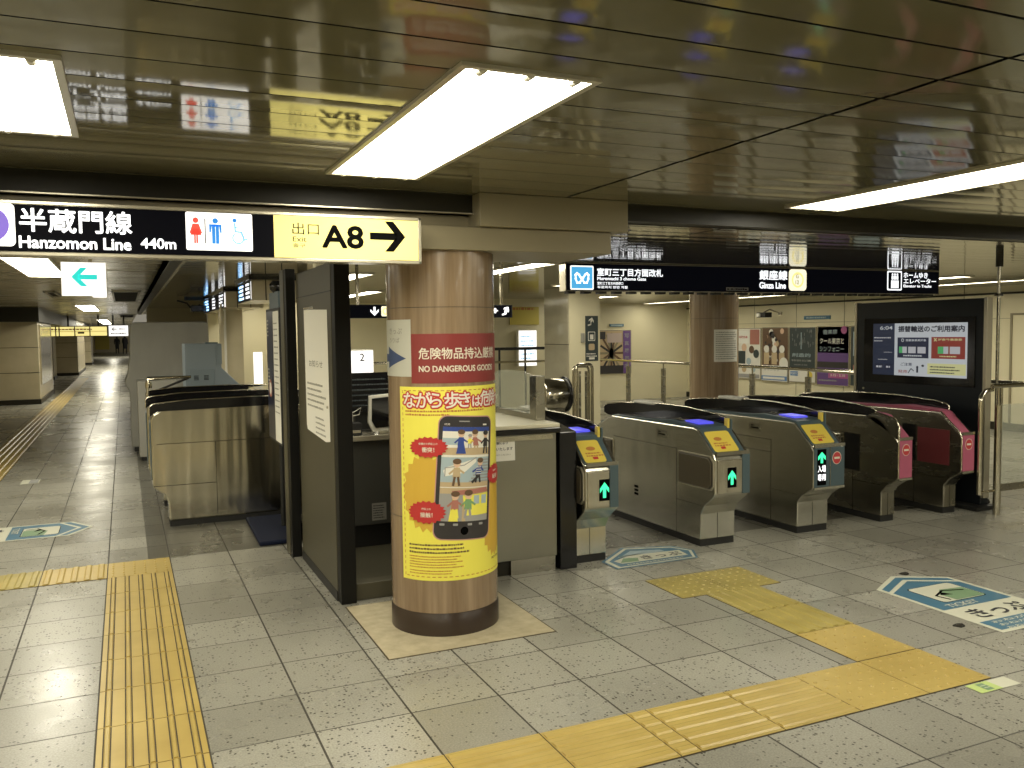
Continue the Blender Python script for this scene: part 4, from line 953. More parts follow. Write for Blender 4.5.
mb = MB(); mb.box(1.04, 6.27, 0, 1.10, 6.42, 2.05, M_olive); mb.build('panel', p, bevel=.003)
mb = MB(); mb.box(1.045, 6.19, 0, 1.11, 6.27, 2.05, M_post); mb.build('end_post', p, bevel=.003)
# standing notice with navy base mat
t = thing('notice_stand', 'dark free-standing notice stand on a navy base mat before the left gates', 'stand', (.98, 7.1, 0))
ROOTLOC[t] = Vector((.98-.105, 7.1, 0))
mb = MB(); mb.prism([(.77, 6.62), (1.06, 6.62), (1.10, 7.60), (.79, 7.60)], 2, 0, .035, M_navy); mb.build('base', t, bevel=.01)
mb = MB(); mb.tube([(1.03, 7.12, .03), (1.03, 7.12, 1.9)], .02, M_blackm, 12); mb.build('pole', t)
mb = MB(); mb.box(.985, 6.80, .72, 1.02, 7.45, 1.80, M_blackm); bdz = mb.build('board', t, bevel=.006)
mb = MB(); mb.box(1.0, 6.9, 1.80, 1.05, 7.35, 1.93, M_teal); mb.lathe((1.02, 7.1, 1.97), [(.02, -.05), (.05, -.02), (.055, .02), (.03, .05)], M_black, 20); mb.build('head', t)
a = Art(); a.rect(-7.10, .74, -6.82, 1.775, M_paper, 0); a.rect(-7.44, .74, -7.12, 1.78, mat('dark navy print', (.015, .02, .05), .3), 0)
for k in range(10): a.rect(-7.40, 1.7-k*.03-.25*(k > 4), -7.34, 1.71-k*.03-.25*(k > 4), M_paper, 1); 
a.ring(-7.30, 1.15, .05, .075, P_salmon, 1); a.disc(-7.30, 1.15, .05, .05, M_paper, 1); a.fine(-7.07, 1.68, -6.85, .012, M_grey, 1, n=16, gap=.035)
a.to('notice', t, left_face(.984))

# ================================================================== STAFF BOOTH
b = thing('staff_counter', 'steel fronted staff counter with a cream top, right of the near column', 'counter', (2.1, 5.05, 0))
mb = MB(); mb.box(1.80, 5.06, .10, 2.585, 6.15, .925, M_steelc); mb.build('body', b, bevel=.004)
mb = MB(); mb.box(1.82, 5.09, 0, 2.58, 6.1, .10, M_fascia); mb.build('plinth', b)
mb = MB(); mb.box(2.25, 5.07, .0, 2.575, 5.10, .11, M_steeld); mb.build('plinth_cover', b)
mb = MB(); mb.box(1.78, 5.03, .962, 2.598, 6.18, .988, mat('cream counter top', (.72, .68, .52), .3)); mb.build('worktop', b, bevel=.004)
mb = MB(); mb.box(1.775, 5.02, .925, 2.598, 6.18, .962, M_black); mb.build('worktop_edge', b, bevel=.006)
mb = MB(); mb.box(1.80, 5.045, .885, 2.55, 5.06, .915, M_steelv); mb.build('front_rail', b)
mb = MB(); mb.prism([(5.04, 0), (6.2, 0), (6.2, .99), (5.5, .99), (5.04, .925)], 0, 2.60, 2.725, M_black); mb.build('end_panel', b, bevel=.006)
mb = MB(); mb.box(2.60, 5.5, .99, 2.66, 6.2, .998, M_trim); mb.build('edge_strip', b)
a = Art(.0006); a.rect(2.05, .76, 2.281, .912, M_paper, 0); a.text('係員により', 2.13, .868, .022, M_ink, w=.10, layer=1); a.text('対応いたします', 2.10, .828, .022, M_ink, w=.165, layer=1); a.text('お声かけください', 2.10, .795, .012, M_grey, w=.15, layer=1)
tag(a.to('paper_notice', None, front(5.054)), 'small white paper notice on the steel counter front beside the column', 'notice')
# misty glass screen on the counter
g = thing('glass_screen', 'misty glass screen with a steel end post on the staff counter', 'screen', (2.58, 5.9, .988))
pts = [(5.32, 1.02), (6.12, 1.02), (6.12, 1.24)]+[(6.12-.06*i, 1.24+.075*math.sin(math.pi*.5*min(1, i/6.))) for i in range(1, 12)]+[(5.32, 1.29)]
mb = MB(); mb.prism(pts, 0, 2.532, 2.542, M_glassf); mb.build('glass_pane', g)
mb = MB(); mb.box(2.515, 5.22, .990, 2.585, 5.32, 1.29, M_steeld); mb.build('end_post', g, bevel=.004)
mb = MB(); mb.box(2.52, 5.32, .990, 2.56, 6.12, 1.03, M_steeld); mb.build('base_rail', g, bevel=.003)
# drum behind
d = thing('steel_drum', 'round polished steel drum with black rim beside the glass screen', 'drum', (4.05, 8.0, .6))
mb = MB(); mb.lathe((3.90, 8.0, .93), [(.165, 0), (.172, .01), (.172, .26), (.165, .27)], M_tube, 48, axis=0); mb.build('drum', d)
mb = MB(); mb.lathe((4.165, 8.0, .93), [(.172, 0), (.188, .005), (.188, .03), (.172, .035)], M_black, 48, axis=0); mb.build('rim', d)
mb = MB(); mb.box(3.92, 7.9, .0, 4.14, 8.1, .80, M_steeld); mb.build('pedestal', d, bevel=.01)
# inside the booth, seen between partition and column
k = thing('booth_barrier', 'low dark sill and kick board between the partition and the column', 'barrier', (1.3, 5.0, 0))
mb = MB(); mb.box(1.205, 5.0, 0, 1.60, 5.10, .10, M_olive); mb.build('sill', k, bevel=.004)
mb = MB(); mb.box(1.21, 5.4, 0, 1.26, 6.17, .95, M_olive); mb.build('side_board', k)
mb = MB(); mb.box(1.262, 5.3, .35, 1.28, 5.34, .80, mat('tan wood strip', (.36, .22, .09), .4)); mb.build('wood_edge', k)
c = thing('booth_cabinet', 'dark grey cabinet with a paper sheet inside the staff booth', 'cabinet', (1.65, 6.2, 0))
mb = MB(); mb.box(1.30, 6.22, .17, 2.3, 6.9, .80, mat('dark grey steel', (.07, .07, .06), .4)); mb.build('body', c, bevel=.005)
mb = MB(); mb.box(1.34, 6.26, 0, 2.26, 6.86, .17, M_blackm); mb.build('plinth', c)
mb = MB(); mb.box(1.26, 6.19, .80, 2.34, 6.95, .84, M_trim); mb.build('worktop', c, bevel=.004)
a = Art(.0006); a.rect(1.635, .20, 1.745, .33, M_grey, 0); a.fine(1.645, .31, 1.735, .008, M_ink, 1, n=6, gap=.01)
a.to('paper_sheet', c, front(6.218))
m = thing('monitor', 'dark wide monitor with faint rows of text on the booth cabinet', 'monitor', (1.6, 6.5, .84))
mb = MB(); mb.box(1.36, 6.50, .98, 2.0, 6.53, 1.29, M_black); mb.build('screen', m, bevel=.004)
a = Art(); 
for r_ in range(6): a.fine(1.38, 1.24-.04*r_, 1.96, .012, mat('dim screen text', (.05, .06, .06), .4, emit=.012, ecol=(.6, .7, .75)), 0)
a.rect(1.42, 1.05, 1.435, 1.20, P_postred, 0)
a.to('screen_text', m, front(6.499))
mb = MB(); mb.box(1.6, 6.52, .84, 1.75, 6.6, 1.0, M_blackm); mb.box(1.52, 6.45, .84, 1.83, 6.65, .855, M_blackm); mb.build('stand', m)
m = thing('tablet_monitor', 'small tilted monitor with pale frame at the left edge of the column', 'monitor', (1.72, 6.0, .84))
mb = MB(); mb.prism([(1.625, .93), (1.635, 1.13), (1.90, 1.15), (1.90, .87), (1.66, .86)], 1, 6.23, 6.26, M_white); mb.build('frame', m, bevel=.004)
mb = MB(); mb.prism([(1.650, .945), (1.655, 1.11), (1.88, 1.125), (1.88, .90), (1.68, .89)], 1, 6.225, 6.232, M_black); mb.build('screen', m)
mb = MB(); mb.box(1.72, 6.25, .84, 1.82, 6.31, 1.0, M_white); mb.build('stand', m)
mb = MB(); mb.tube([(1.40, 6.40, .845), (1.42, 6.42, .96), (1.56, 6.40, 1.0), (1.62, 6.42, 1.03), (1.60, 6.40, .98), (1.50, 6.42, .96), (1.42, 6.38, .95)], .004, M_white, 6)
tag(mb.build('cable'), 'thin pale cable looping in front of the dark monitor', 'cable')
mb = MB(); mb.box(1.46, 6.24, .845, 1.58, 6.36, .93, M_blackm); mb.box(1.47, 6.238, .86, 1.57, 6.242, .88, M_trim)
tag(mb.build('ticket_printer', bevel=.006), 'small black desk printer under the dark monitor', 'printer')
p = thing('white_board', 'white lit panel with the number 2 behind the dark monitor', 'panel', (2.1, 9.0, 0))
mb = MB(); mb.box(1.95, 9.0, 0, 2.42, 9.06, 1.42, M_white); mb.build('board', p, bevel=.004)
a = Art(); a.rect(1.955, .9, 2.415, 1.41, E_white, 0); a.text('2', 2.27, 1.30, .08, M_ink, layer=1); a.to('face', p, front(8.999))
mb = MB(); mb.tube([(2.42, 9.6, 1.25), (3.6, 9.6, 1.25)], .015, M_tube, 8); mb.tube([(3.0, 9.6, 0), (3.0, 9.6, 1.25)], .015, M_tube, 8)
tag(mb.build('handrail'), 'thin steel rail behind the number panel', 'handrail')

# ================================================================== MID HALL
p = thing('wall_pillar', 'square marble clad pillar behind the staff counter', 'pillar', (5.85, 10.9, 0))
mb = MB(); mb.box(5.62, 10.62, 0, 6.12, 11.35, ZB, M_marble); mb.build('core', p)
mb = MB(); mb.box(5.635, 10.60, 0, 6.12, 10.62, ZB, M_cream); mb.build('cream_facing', p)
mb = MB(); 
for z in (.7, 1.4): mb.box(5.617, 10.617, z, 6.122, 11.35, z+.008, M_fascia)
mb.build('joint', p)
a = Art(.002); a.rect(5.882, 1.168, 6.088, 1.80, P_dkgreen, 0); a.arrow(5.98, 1.735, .09, .08, .022, 75, P_postwhite, 1); a.line([(5.93, 1.67), (5.97, 1.68), (5.975, 1.71)], .02, P_postwhite, 1)
a.rrect(5.925, 1.45, 6.04, 1.58, .01, P_postwhite, 1); a.rrect(5.935, 1.46, 6.03, 1.57, .01, P_dkgreen, 2); a.rect(5.955, 1.47, 6.01, 1.54, P_postwhite, 3)
a.rrect(5.935, 1.32, 6.03, 1.41, .02, P_ptan, 1); a.fine(5.90, 1.27, 6.07, .018, P_postwhite, 1, n=2, gap=.015); a.rect(5.94, 1.19, 6.03, 1.22, P_postwhite, 1)
tag(a.to('direction_sign', None, front(10.597)), 'tall dark direction sign with white arrow on the cream pillar face', 'sign')
mb = MB(); mb.box(5.81, 10.57, 1.43, 5.86, 10.60, 1.56, M_grey); tag(mb.build('wall_switch', bevel=.004), 'small grey box on the cream pillar left of the dark sign', 'switch')
t = thing('steel_guard', 'nested inverted U steel guard rails before the cream pillar', 'guard rail', (4.9, 8.83, 0))
def ushape(x0, x1, y, z0, z1, r, n=6):
    pts = [(x0, y, z0)]
    for i in range(n+1): q = math.pi-math.pi/2*i/n; pts.append((x0+r+r*math.cos(q), y, z1-r+r*math.sin(q)))
    for i in range(n+1): q = math.pi/2-math.pi/2*i/n; pts.append((x1-r+r*math.cos(q), y, z1-r+r*math.sin(q)))
    return pts+[(x1, y, z0)]
mb = MB(); mb.tube(ushape(4.78, 4.99, 8.83, 0, 1.20, .05), .019, M_tube); mb.build('outer_loop', t)
mb = MB(); mb.tube([(4.845, 8.87, 0), (4.845, 8.87, 1.12)], .016, M_steeld); mb.tube([(4.93, 8.87, 0), (4.93, 8.87, 1.12)], .016, M_steeld); mb.tube(ushape(4.83, 5.04, 9.0, 0, 1.17, .05), .017, M_tube); mb.build('inner_loop', t)
# handrail with posts along the hall
t = thing('handrail', 'long steel handrail on posts before the poster wall', 'handrail', (8.2, 11, 0))
mb = MB(); mb.tube([(8.2, 7.0, 1.05), (8.2, 16.9, 1.05)], .022, M_tube, 12); mb.build('rail', t)
for y in (7.6, 8.75, 9.86, 10.97, 12.1, 13.2, 14.3, 15.4, 16.5):
    mb = MB(); mb.tube([(8.2, y, 0), (8.2, y, .95)], .042, M_steeld, 16); mb.tube([(8.2, y, .95), (8.2, y, 1.05)], .012, M_tube, 8); mb.build('post', t)
# posters on the right wall: art frame (-y, z)
def poster(ya, yb, z0, z1, label, draw, group='posters on the right wall', name='wall_poster', frame=True):
    t = thing(name, label, 'poster', (12.19, (ya+yb)/2, z0), group)
    mb = MB(); mb.box(12.170, yb, z0, 12.198, ya, z1, M_trim); mb.build('frame', t)
    a = Art(.003); W, H = ya-yb, z1-z0
    fx = lambda u: -ya+W*u; fz = lambda v: z0+H*v
    a.R = lambda u0, v0, u1, v1, m, l=1: a.rect(fx(u0), fz(v0), fx(u1), fz(v1), m, l)
    a.D = lambda u, v, r, m, l=2: a.disc(fx(u), fz(v), r*W, r*W, m, l)
    a.X = lambda s_, u, v, h, w_, m, l=3: a.text(s_, fx(u), fz(v), h*H, m, w=w_*W, layer=l)
    a.R(.02, .015, .98, .985, P_postwhite, 0); draw(a); a.to('print', t, left_face(12.169))
    return t
def d1(a):
    a.R(.02, .55, .98, .985, P_postwhite); a.R(.55, .68, .95, .97, P_salmon, 2); a.R(.05, .7, .5, .95, M_paper, 2); a.fine
    a.X('特別企画', .08, .8, .05, .36, P_postred); a.R(.02, .3, .35, .55, P_dkgreen, 2); a.D(.3, .62, .11, P_skin); a.D(.62, .58, .11, P_brown); a.D(.82, .5, .12, P_dkgreen, 3); a.D(.5, .35, .1, P_plb); a.R(.05, .03, .95, .1, P_pgrey, 2); a.D(.3, .2, .1, P_ptan); a.D(.7, .2, .09, P_plb)
poster(15.12, 14.37, .52, 1.61, 'white poster with a salmon corner at the left end of the poster row', d1)
def d2(a):
    a.R(.02, .3, .98, .985, P_brown); rnd = random.Random(3)
    for i in range(26): a.D(rnd.uniform(.12, .88), rnd.uniform(.38, .93), rnd.uniform(.03, .09), rnd.choice([P_ptan, P_skin, P_brown, P_postwhite, P_phone]), 2+i % 4)
    for u in (.2, .5, .78): a.D(u, .60, .1, P_postwhite, 6); a.R(u-.1, .32, u+.1, .54, P_ptan, 6)
    a.D(.85, .34, .16, P_postwhite, 7); a.R(.02, .015, .98, .27, P_postwhite, 7); a.X('クラシック', .1, .2, .03, .6, P_pgrey, 8); a.R(.02, .03, .98, .11, P_lbl, 8); a.R(.08, .05, .9, .09, P_postwhite, 9)
P_lbl = mat('printed sky blue', (.12, .25, .50), .5)
poster(14.33, 13.54, .50, 1.62, 'brown poster crowded with pale figures, second in the poster row', d2)
def d3(a):
    a.R(.02, .24, .98, .985, P_dkgreen); rnd = random.Random(4)
    for i in range(30): u = rnd.uniform(.08, .9); v = rnd.uniform(.62, .95); a.R(u, v, u+.012, v+.05, P_pgrey, 2)
    a.R(.45, .6, .48, .9, P_plb, 2); a.X('創造的', .12, .46, .07, .7, P_plb); a.X('特別公演', .1, .38, .035, .75, P_pgrey); a.X('2020.3.20', .2, .31, .02, .5, P_pgrey)
    a.R(.02, .015, .98, .22, P_postwhite, 2); a.R(.06, .12, .35, .2, P_lbl, 3); a.X('TOKYO', .07, .14, .04, .3, P_postwhite, 4); a.D(.8, .14, .1, P_readyel, 3)
poster(13.52, 12.79, .52, 1.62, 'dark slate poster with pale lettering, third in the poster row', d3)
def d4(a):
    a.R(.02, .015, .98, .985, P_purp); a.R(.02, .55, .98, .985, P_dkgreen, 1); a.R(.02, .3, .98, .4, P_phone, 2)
    a.D(.85, .93, .09, P_mag, 3); a.X('クール東京と', .1, .70, .10, .75, M_paper, 3); a.X('シンフォニー', .1, .57, .09, .75, P_plb, 3); a.X('音楽祭', .2, .86, .08, .45, P_plb, 3)
    a.poly([(-12.60, .95), (-12.1, .95), (-12.0, .9), (-12.72, .9)], P_phone, 3); a.R(.38, .13, .98, .24, P_mag, 3); a.X('3.15 - 5.10', .45, .16, .04, .45, P_postwhite, 4); a.fine(-12.70, .60, -12.1, .03, P_pgrey, 3)
poster(12.76, 11.95, .50, 1.63, 'dark purple poster with slanting white lettering, fourth in the row', d4)
def d5(a):
    a.R(.02, .015, .98, .985, P_dkgreen); a.R(.1, .5, .9, .9, P_plb, 2); a.R(.1, .2, .9, .35, P_salmon, 2)
poster(11.92, 11.2, .52, 1.63, 'last poster of the row, mostly hidden behind the display kiosk', d5)
def d6(a):
    a.R(.02, .015, .74, .985, P_ptan)
    for i in range(16):
        q = i*math.pi/8; a.line([(-19.25, 1.05), (-19.25+.5*math.cos(q), 1.05+.45*math.sin(q))], .05, (P_brown, P_phone, M_casing)[i % 3], 2)
    a.R(.02, .015, .74, .2, P_phone, 3); a.R(.25, .72, .7, .93, mat('printed pale pink', (.52, .42, .38), .5), 4); a.R(.02, .8, .2, .97, P_phone, 3)
    a.R(.74, .015, .97, .985, P_purp, 4)
    for k in range(5): a.X('写真展案内'[k], .78, .82-.17*k, .1, .14, P_pgrey, 5)
poster(19.80, 18.29, .52, 1.62, 'framed photo poster with a purple right strip, left of the second column', d6) if False else None
# far posters hang on the short cross wall (y = 17)
def wall_art(x0, x1, z0, z1, label, draw, cat='poster', name='wall_poster', group=None, Y=16.995):
    t = thing(name, label, cat, ((x0+x1)/2, Y, z0), group)
    mb = MB(); mb.box(x0, Y-.03, z0, x1, Y, z1, M_trim); mb.build('frame', t)
    a = Art(.003); W, H = x1-x0, z1-z0
    fx = lambda u: x0+W*u; fz = lambda v: z0+H*v
    a.R = lambda u0, v0, u1, v1, m, l=1: a.rect(fx(u0), fz(v0), fx(u1), fz(v1), m, l)
    a.D = lambda u, v, r, m, l=2: a.disc(fx(u), fz(v), r*W, r*W, m, l)
    a.X = lambda s_, u, v, h, w_, m, l=3: a.text(s_, fx(u), fz(v), h*H, m, w=w_*W, layer=l)
    a.fx, a.fz = fx, fz
    a.R(.02, .015, .98, .985, P_postwhite, 0); draw(a); a.to('print', t, front(Y-.032)); return t
def d6(a):
    a.R(.02, .015, .74, .985, P_ptan)
    for i in range(16):
        q = i*math.pi/8; a.line([(a.fx(.38), a.fz(.48)), (a.fx(.38+.34*math.cos(q)), a.fz(.48+.44*math.sin(q)))], .05, (P_brown, P_phone, M_casing)[i % 3], 2)
    a.R(.02, .015, .74, .2, P_phone, 3); a.R(.25, .72, .7, .93, mat('printed pale pink', (.52, .42, .38), .5), 4); a.R(.02, .8, .2, .97, P_phone, 3)
    a.R(.74, .015, .97, .985, P_purp, 4)
    for k in range(5): a.X('写真展案内'[k], .78, .82-.17*k, .1, .14, P_pgrey, 5)
wall_art(9.76, 10.62, .60, 1.60, 'framed photo poster with purple right strip, left of the second column', d6)
def d7(a):
    a.R(0, 0, 1, 1, P_dkgreen, 1); a.R(.2, .86, .8, .9, P_postwhite, 2); a.poly([(a.fx(.15), a.fz(.88)), (a.fx(.45), a.fz(.94)), (a.fx(.45), a.fz(.82))], P_postwhite, 2)
    a.R(.3, .68, .7, .76, P_postwhite, 2); a.R(.2, .38, .8, .42, P_postwhite, 2); a.poly([(a.fx(.9), a.fz(.40)), (a.fx(.6), a.fz(.46)), (a.fx(.6), a.fz(.34))], P_postwhite, 2); a.R(.3, .18, .7, .26, P_postwhite, 2); a.X('のりば', .25, .6, .04, .5, P_plb, 2)
wall_art(9.28, 9.50, .40, 1.76, 'tall narrow dark sign with white arrows on the far wall', d7, 'sign', 'direction_sign')
def d8(a):
    a.R(.02, .3, .98, .985, P_brown); a.D(.4, .7, .2, P_skin); a.D(.7, .5, .2, P_phone, 3); a.D(.3, .4, .15, P_ptan, 3); a.R(.02, .02, .98, .28, P_postwhite, 3)
wall_art(9.0, 9.26, .64, 1.62, 'small brown poster with faces half hidden by the dark pillar sign', d8)
def d9(a): a.R(0, 0, 1, 1, P_decal, 1); a.R(.1, .25, .9, .75, P_plb, 2)
wall_art(10.05, 10.42, 1.68, 1.74, 'small blue number plate above the framed photo poster', d9, 'plate', 'number_plate')
t = thing('number_plate', 'blue plate on the wall above the poster row', 'plate', (12.18, 12.8, 1.79))
mb = MB(); mb.box(12.17, 12.44, 1.76, 12.195, 13.12, 1.83, P_decal); mb.build('plate', t); a = Art(.003); a.fine(-13.05, 1.795, -12.5, .03, P_plb, 0); a.to('lettering', t, left_face(12.169))
t = thing('security_camera', 'dark security camera on a wall arm above the poster row', 'camera', (11.9, 14.0, 1.95))
mb = MB(); mb.box(11.72, 13.72, 1.82, 11.90, 13.98, 1.92, M_blackm); mb.box(11.68, 13.85, 1.83, 11.72, 13.95, 1.90, M_white); mb.build('housing', t, bevel=.01)
mb = MB(); mb.tube([(11.8, 13.85, 1.92), (11.95, 13.85, 1.98), (12.2, 13.8, 1.90)], .015, M_trim, 8); mb.lathe((12.18, 13.8, 1.90), [(.04, -.03), (.04, .03)], M_trim, 12); mb.build('arm', t)
# behind booth: yellow boards and lit sign
def d10(a): a.R(0, 0, 1, 1, mat('yellow board', (.62, .52, .10), .4), 1); a.fine(a.fx(.1), a.fz(.9), a.fx(.9), .05, P_orange, 2)
wall_art(6.50, 7.10, 1.72, 2.05, 'pale yellow notice strip above the lit white box behind the booth', d10, 'board', 'notice_board', Y=14.6)
wall_art(7.30, 7.85, .5, 2.05, 'tall yellow board right of the lit white sign', d10, 'board', 'notice_board', Y=14.6)
mb = MB(); mb.box(5.2, 14.6, 0, 8.2, 14.7, ZB, M_cream); struct(mb.build('wall_front'))
t = thing('light_box', 'white lit sign box on the yellow board behind the booth', 'sign', (6.95, 14.5, 1.3))
mb = MB(); mb.box(6.62, 14.46, .95, 7.0, 14.56, 1.62, M_white); mb.build('casing', t); a = Art(.003); a.rect(6.63, .96, 6.99, 1.61, E_white, 0); a.fine(6.66, 1.5, 6.95, .03, P_lblue, 1, n=6, gap=.05); a.to('face', t, front(14.455))
t = thing('barrier_rail', 'dark railing with thin bars behind the staff booth', 'railing', (5.6, 12.5, 0))
mb = MB(); mb.box(4.2, 12.5, 1.30, 6.2, 12.54, 1.345, M_blackm); mb.build('top_rail', t)
for x in (4.9, 5.4, 5.85): 
    mb = MB(); mb.tube([(x, 12.52, 0), (x, 12.52, 1.30)], .018, M_blackm, 8); mb.build('post', t)
mb = MB(); mb.box(4.2, 12.40, 1.10, 6.25, 12.43, 1.135, M_tube); mb.build('lower_rail', t)
mb = MB(); mb.box(5.62, 14.0, 0, 5.86, 14.2, 2.0, P_brown); tag(mb.build('door_jamb'), 'dark brown post at the far left of the yellow boards', 'post')
t = thing('pendant_lamp', 'small round glowing lamp under the hanging arrow sign behind the column', 'lamp', (4.9, 12.0, 1.7))
mb = MB(); mb.lathe((5.02, 12.0, 1.62), [(.02, -.08), (.03, -.05), (.03, .05), (.02, .08)], E_yelbox, 14); mb.build('bulb', t)
mb = MB(); mb.tube([(5.02, 12.0, 1.70), (5.02, 12.0, ZB)], .006, M_blackm, 6); mb.build('cord', t)

# ================================================================== DISPLAY KIOSK (faces -x)
k = thing('display_kiosk', 'black display kiosk with a lit train information screen right of the gates', 'display', (6.8, 5.8, 0))
mb = MB(); mb.box(6.755, 5.12, .03, 6.85, 6.53, 1.833, mat('kiosk black steel', (.011, .014, .018), .4, spec=.3)); mb.build('housing', k, bevel=.006)
for ya, yb in ((5.085, 5.118), (6.532, 6.56)): mb = MB(); mb.box(6.745, ya, .10, 6.815, yb, 1.838, M_trim); mb.build('side_trim', k, bevel=.003)
mb = MB(); mb.prism([(6.62, 5.05), (6.88, 5.05), (6.88, 6.6), (6.62, 6.6)], 2, 0, .035, M_blackm); mb.build('base', k, bevel=.006)
mb = MB(); mb.box(6.746, 5.195, 1.055, 6.756, 6.43, 1.677, M_black); gl = mb.build('screen_glass', k, bevel=.002)
a = Art(.0012)
SC_W = mat('screen white', (.3, .3, .3), .3, emit=.33, ecol=(.86, .93, 1)); SC_N = mat('screen navy', (.02, .03, .08), .3, emit=.05, ecol=(.15, .22, .45)); SC_D = mat('screen dark', (.02, .02, .05), .3, emit=.06, ecol=(.12, .18, .4))
SC_R = mat('screen red', (.2, .03, .02), .3, emit=.16, ecol=(.75, .13, .10)); SC_G = mat('screen green', (.05, .3, .1), .3, emit=.3, ecol=(.15, .7, .25)); SC_Y = mat('screen cream', (.3, .3, .1), .3, emit=.40, ecol=(.85, .85, .45)); SC_K = mat('screen ink', (.01, .01, .02), .3, emit=.02, ecol=(.1, .15, .5))
SC_P = mat('screen pale', (.3, .3, .3), .3, emit=.32, ecol=(.78, .80, .88))
a.rect(-6.315, 1.131, -5.27, 1.626, SC_W, 0); a.rect(-6.315, 1.131, -6.055, 1.626, SC_N, 1)
a.text('6:04', -6.23, 1.567, .036, SC_W, w=.15); a.fine(-6.30, 1.49, -6.08, .012, SC_P, 2); a.fine(-6.30, 1.46, -6.2, .012, SC_P, 2); a.fine(-6.18, 1.35, -6.08, .006, SC_P, 2)
a.rect(-6.29, 1.18, -6.19, 1.24, SC_D, 2); a.rect(-6.17, 1.18, -6.07, 1.24, SC_D, 2); a.fine(-6.27, 1.21, -6.2, .02, SC_P, 3); a.fine(-6.15, 1.21, -6.09, .02, SC_P, 3); a.fine(-6.25, 1.28, -6.1, .008, SC_P, 2)
a.text('振替輸送のご利用案内', -6.01, 1.545, .055, SC_K, w=.71, bold=.055)
a.rect(-6.02, 1.30, -5.67, 1.492, SC_D, 1); a.ring(-5.96, 1.467, .010, .016, SC_W, 2); a.text('振替乗車票対象', -5.925, 1.455, .022, SC_W, w=.23); a.rect(-6.0, 1.345, -5.91, 1.405, SC_G, 2); a.rect(-5.96, 1.345, -5.91, 1.405, SC_P, 3); a.rect(-5.895, 1.345, -5.81, 1.405, SC_P, 2); a.rect(-5.79, 1.345, -5.70, 1.405, SC_P, 2); a.fine(-5.95, 1.322, -5.70, .014, SC_W, 2)
a.rect(-5.64, 1.30, -5.29, 1.497, SC_R, 1); a.line([(-5.61, 1.46), (-5.585, 1.485)], .008, SC_Y, 2); a.line([(-5.61, 1.485), (-5.585, 1.46)], .008, SC_Y, 2); a.text('対象外乗車券', -5.57, 1.462, .022, SC_Y, w=.25)
a.rect(-5.57, 1.345, -5.46, 1.41, SC_G, 2); a.rect(-5.51, 1.345, -5.46, 1.41, SC_P, 3); a.rect(-5.445, 1.345, -5.34, 1.41, SC_P, 2); a.fine(-5.55, 1.322, -5.35, .012, SC_Y, 2)
a.text('ご注意', -5.98, 1.225, .03, SC_N, w=.13); a.text('発売', -6.01, 1.155, .03, SC_R, w=.11); a.line([(-5.89, 1.16), (-5.86, 1.20), (-5.83, 1.18)], .008, SC_K, 2); a.disc(-5.79, 1.215, .012, .012, SC_K, 2); a.rect(-5.80, 1.165, -5.78, 1.205, SC_K, 2); a.disc(-5.73, 1.23, .015, .01, SC_K, 2)
a.rect(-5.68, 1.155, -5.28, 1.255, SC_Y, 1); a.fine(-5.65, 1.225, -5.32, .012, SC_K, 2, n=3, gap=.014)
a.to('screen_image', gl, left_face(6.7455))
mb = MB(); mb.tube([(6.752, 6.44, .985), (6.758, 6.44, .985)], .012, M_trim, 10); mb.build('lock', k)
mb = MB(); mb.lathe((6.98, 5.25, .03), [(.03, -.03), (.045, -.01), (.03, .02)], M_blackm, 14); mb.build('foot', k)
# ceiling pole beside the kiosk
mb = MB(); mb.tube([(6.905, 5.10, 0), (6.905, 5.10, ZB)], .014, M_steeld, 12); mb.lathe((6.905, 5.10, 0), [(.03, ZB-.10), (.03, ZB)], M_fascia, 16); mb.lathe((6.905, 5.10, 1.85), [(.035, 0), (.035, .02)], M_fascia, 16)
tag(mb.build('ceiling_pole'), 'thin steel pole from floor to ceiling beside the kiosk', 'pole')
# fence to the right
fz = thing('glass_fence', 'steel railed glass fence running off to the right from the kiosk', 'fence', (6.65, 4.9, 0))
mb = MB(); mb.tube([(6.66, 4.9, 0), (6.66, 4.9, .93)], .028, M_steelv, 20); mb.build('post', fz)
mb = MB(); mb.tube([(9.4, 4.9, 0), (9.4, 4.9, .93)], .028, M_steelv, 20); mb.build('post', fz)
mb = MB(); mb.tube([(6.58, 4.9, 1.09), (9.6, 4.9, 1.09)], .020, M_tube, 16); mb.tube([(6.66, 4.9, .9), (6.66, 4.9, 1.09)], .010, M_tube, 8); mb.build('handrail', fz)
mb = MB(); mb.tube([(6.485, 4.93, .18), (6.485, 4.93, .96), (6.49, 4.93, 1.0), (6.54, 4.93, 1.05), (6.62, 4.93, 1.06)], .020, M_tube, 12); mb.tube([(6.485, 4.93, .20), (6.66, 4.93, .20)], .012, M_tube, 10); mb.build('end_loop', fz)
mb = MB(); mb.box(6.70, 4.895, .26, 9.36, 4.905, .93, M_glassf); mb.build('glass_pane', fz)
mb = MB(); mb.box(6.68, 4.885, .20, 9.38, 4.915, .26, M_steeld); mb.build('bottom_rail', fz)
mb = MB(); mb.tube([(7.10, 5.0, 1.09), (7.10, 6.0, 1.09), (7.5, 8.0, 1.09)], .018, M_tube, 12)
for y in (5.2,): mb.tube([(7.10, y, 0), (7.10, y, 1.09)], .016, M_tube, 10)
tag(mb.build('handrail'), 'second steel handrail just behind the glass fence', 'handrail')

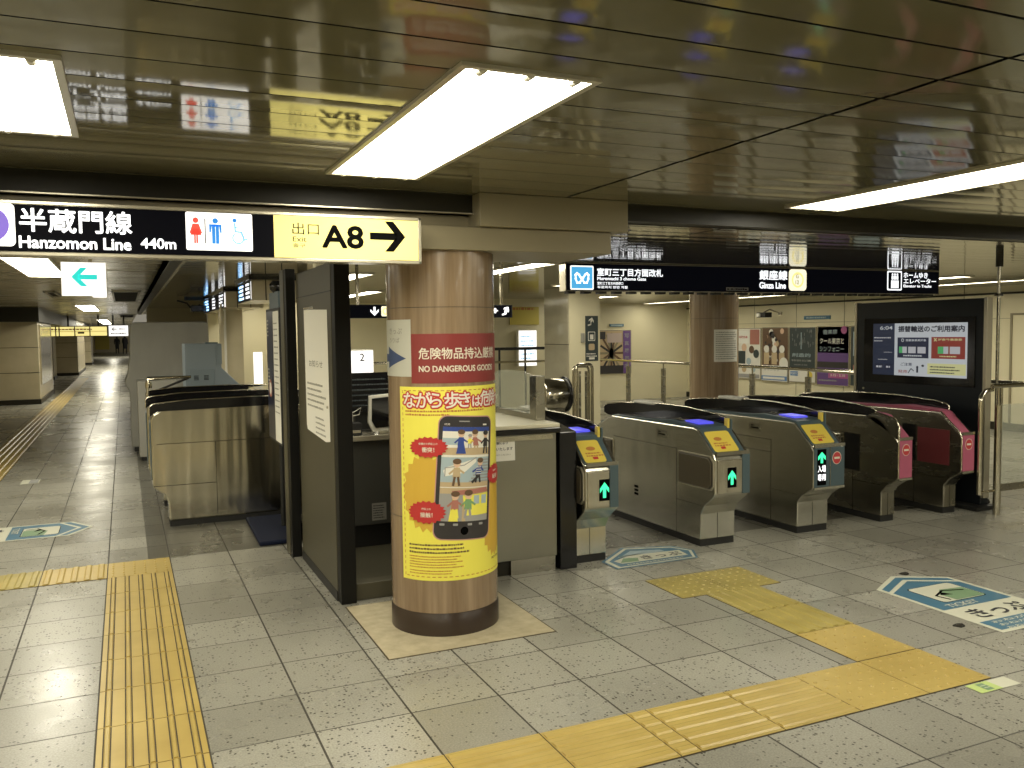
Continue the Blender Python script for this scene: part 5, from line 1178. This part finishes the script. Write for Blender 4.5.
# ================================================================== DISTANT PEOPLE
def person(x, y, h, label, top, legs, yaw=0):
    p = thing('person', label, 'person', (x, y, 0))
    me = bpy.data.meshes.new('body'); k = h/1.7
    V = [(0, 0, .95), (0, 0, 1.15), (0, 0, 1.40), (0, 0, 1.50), (0, -.01, 1.62), (0, 0, 1.72),
         (.10, 0, .90), (.11, -.06, .50), (.11, .03, .08), (.11, -.10, .04), (-.10, 0, .90), (-.11, .10, .50), (-.11, .16, .08), (-.11, .04, .04),
         (.19, 0, 1.40), (.24, .03, 1.12), (.23, -.08, .90), (-.19, 0, 1.40), (-.24, .02, 1.12), (-.22, -.08, .90)]
    E = [(0, 1), (1, 2), (2, 3), (3, 4), (4, 5), (0, 6), (6, 7), (7, 8), (8, 9), (0, 10), (10, 11), (11, 12), (12, 13), (2, 14), (14, 15), (15, 16), (2, 17), (17, 18), (18, 19)]
    R = [.14, .13, .15, .055, .10, .07, .09, .06, .045, .035, .09, .06, .045, .035, .065, .045, .035, .065, .045, .035]
    me.from_pydata([(a*k, b_*k, c*k) for a, b_, c in V], E, []); me.materials.append(top)
    o = bpy.data.objects.new('body', me); COL.objects.link(o); o.parent = p
    o.modifiers.new('skin', 'SKIN'); sv = me.skin_vertices[0].data
    for i, r in enumerate(R): sv[i].radius = (r*k, r*k)
    sv[0].use_root = True
    s_ = o.modifiers.new('sub', 'SUBSURF'); s_.levels = 1; s_.render_levels = 1
    p.rotation_euler = (0, 0, yaw)
    mb = MB(); mb.prism([(-.15*k, .48*k), (.15*k, .48*k), (.17*k, .95*k), (.18*k, 1.44*k), (-.18*k, 1.44*k), (-.17*k, .95*k)], 1, -.12*k, .12*k, top); mb.build('coat', p, bevel=.03, at=(0, 0, 0)).location = (0, 0, 0)
    mb = MB(); mb.lathe((0, .02, 1.66*k), [(.04*k, -.05*k), (.105*k, 0), (.10*k, .06*k), (.03*k, .11*k)], M_blackm, 14); mb.build('hair', p, at=(0, 0, 0)).location = (0, 0, 0)
    return p
person(-.62, 88, 1.62, 'distant person in dark clothes walking at the corridor end, left of the two', mat('dark cloth', (.03, .03, .035), .8), None)
person(.05, 86, 1.7, 'distant person in dark clothes at the corridor end, beside the covered cabinet edge', mat('dark cloth', (.03, .03, .035), .8), None, .5)
mb = MB(); mb.box(-2.7, 96.9, .3, -1.4, 96.99, 2.1, mat('yellow board', (.62, .52, .10), .4)); tag(mb.build('notice_board'), 'yellow board on the far end wall of the corridor', 'board')
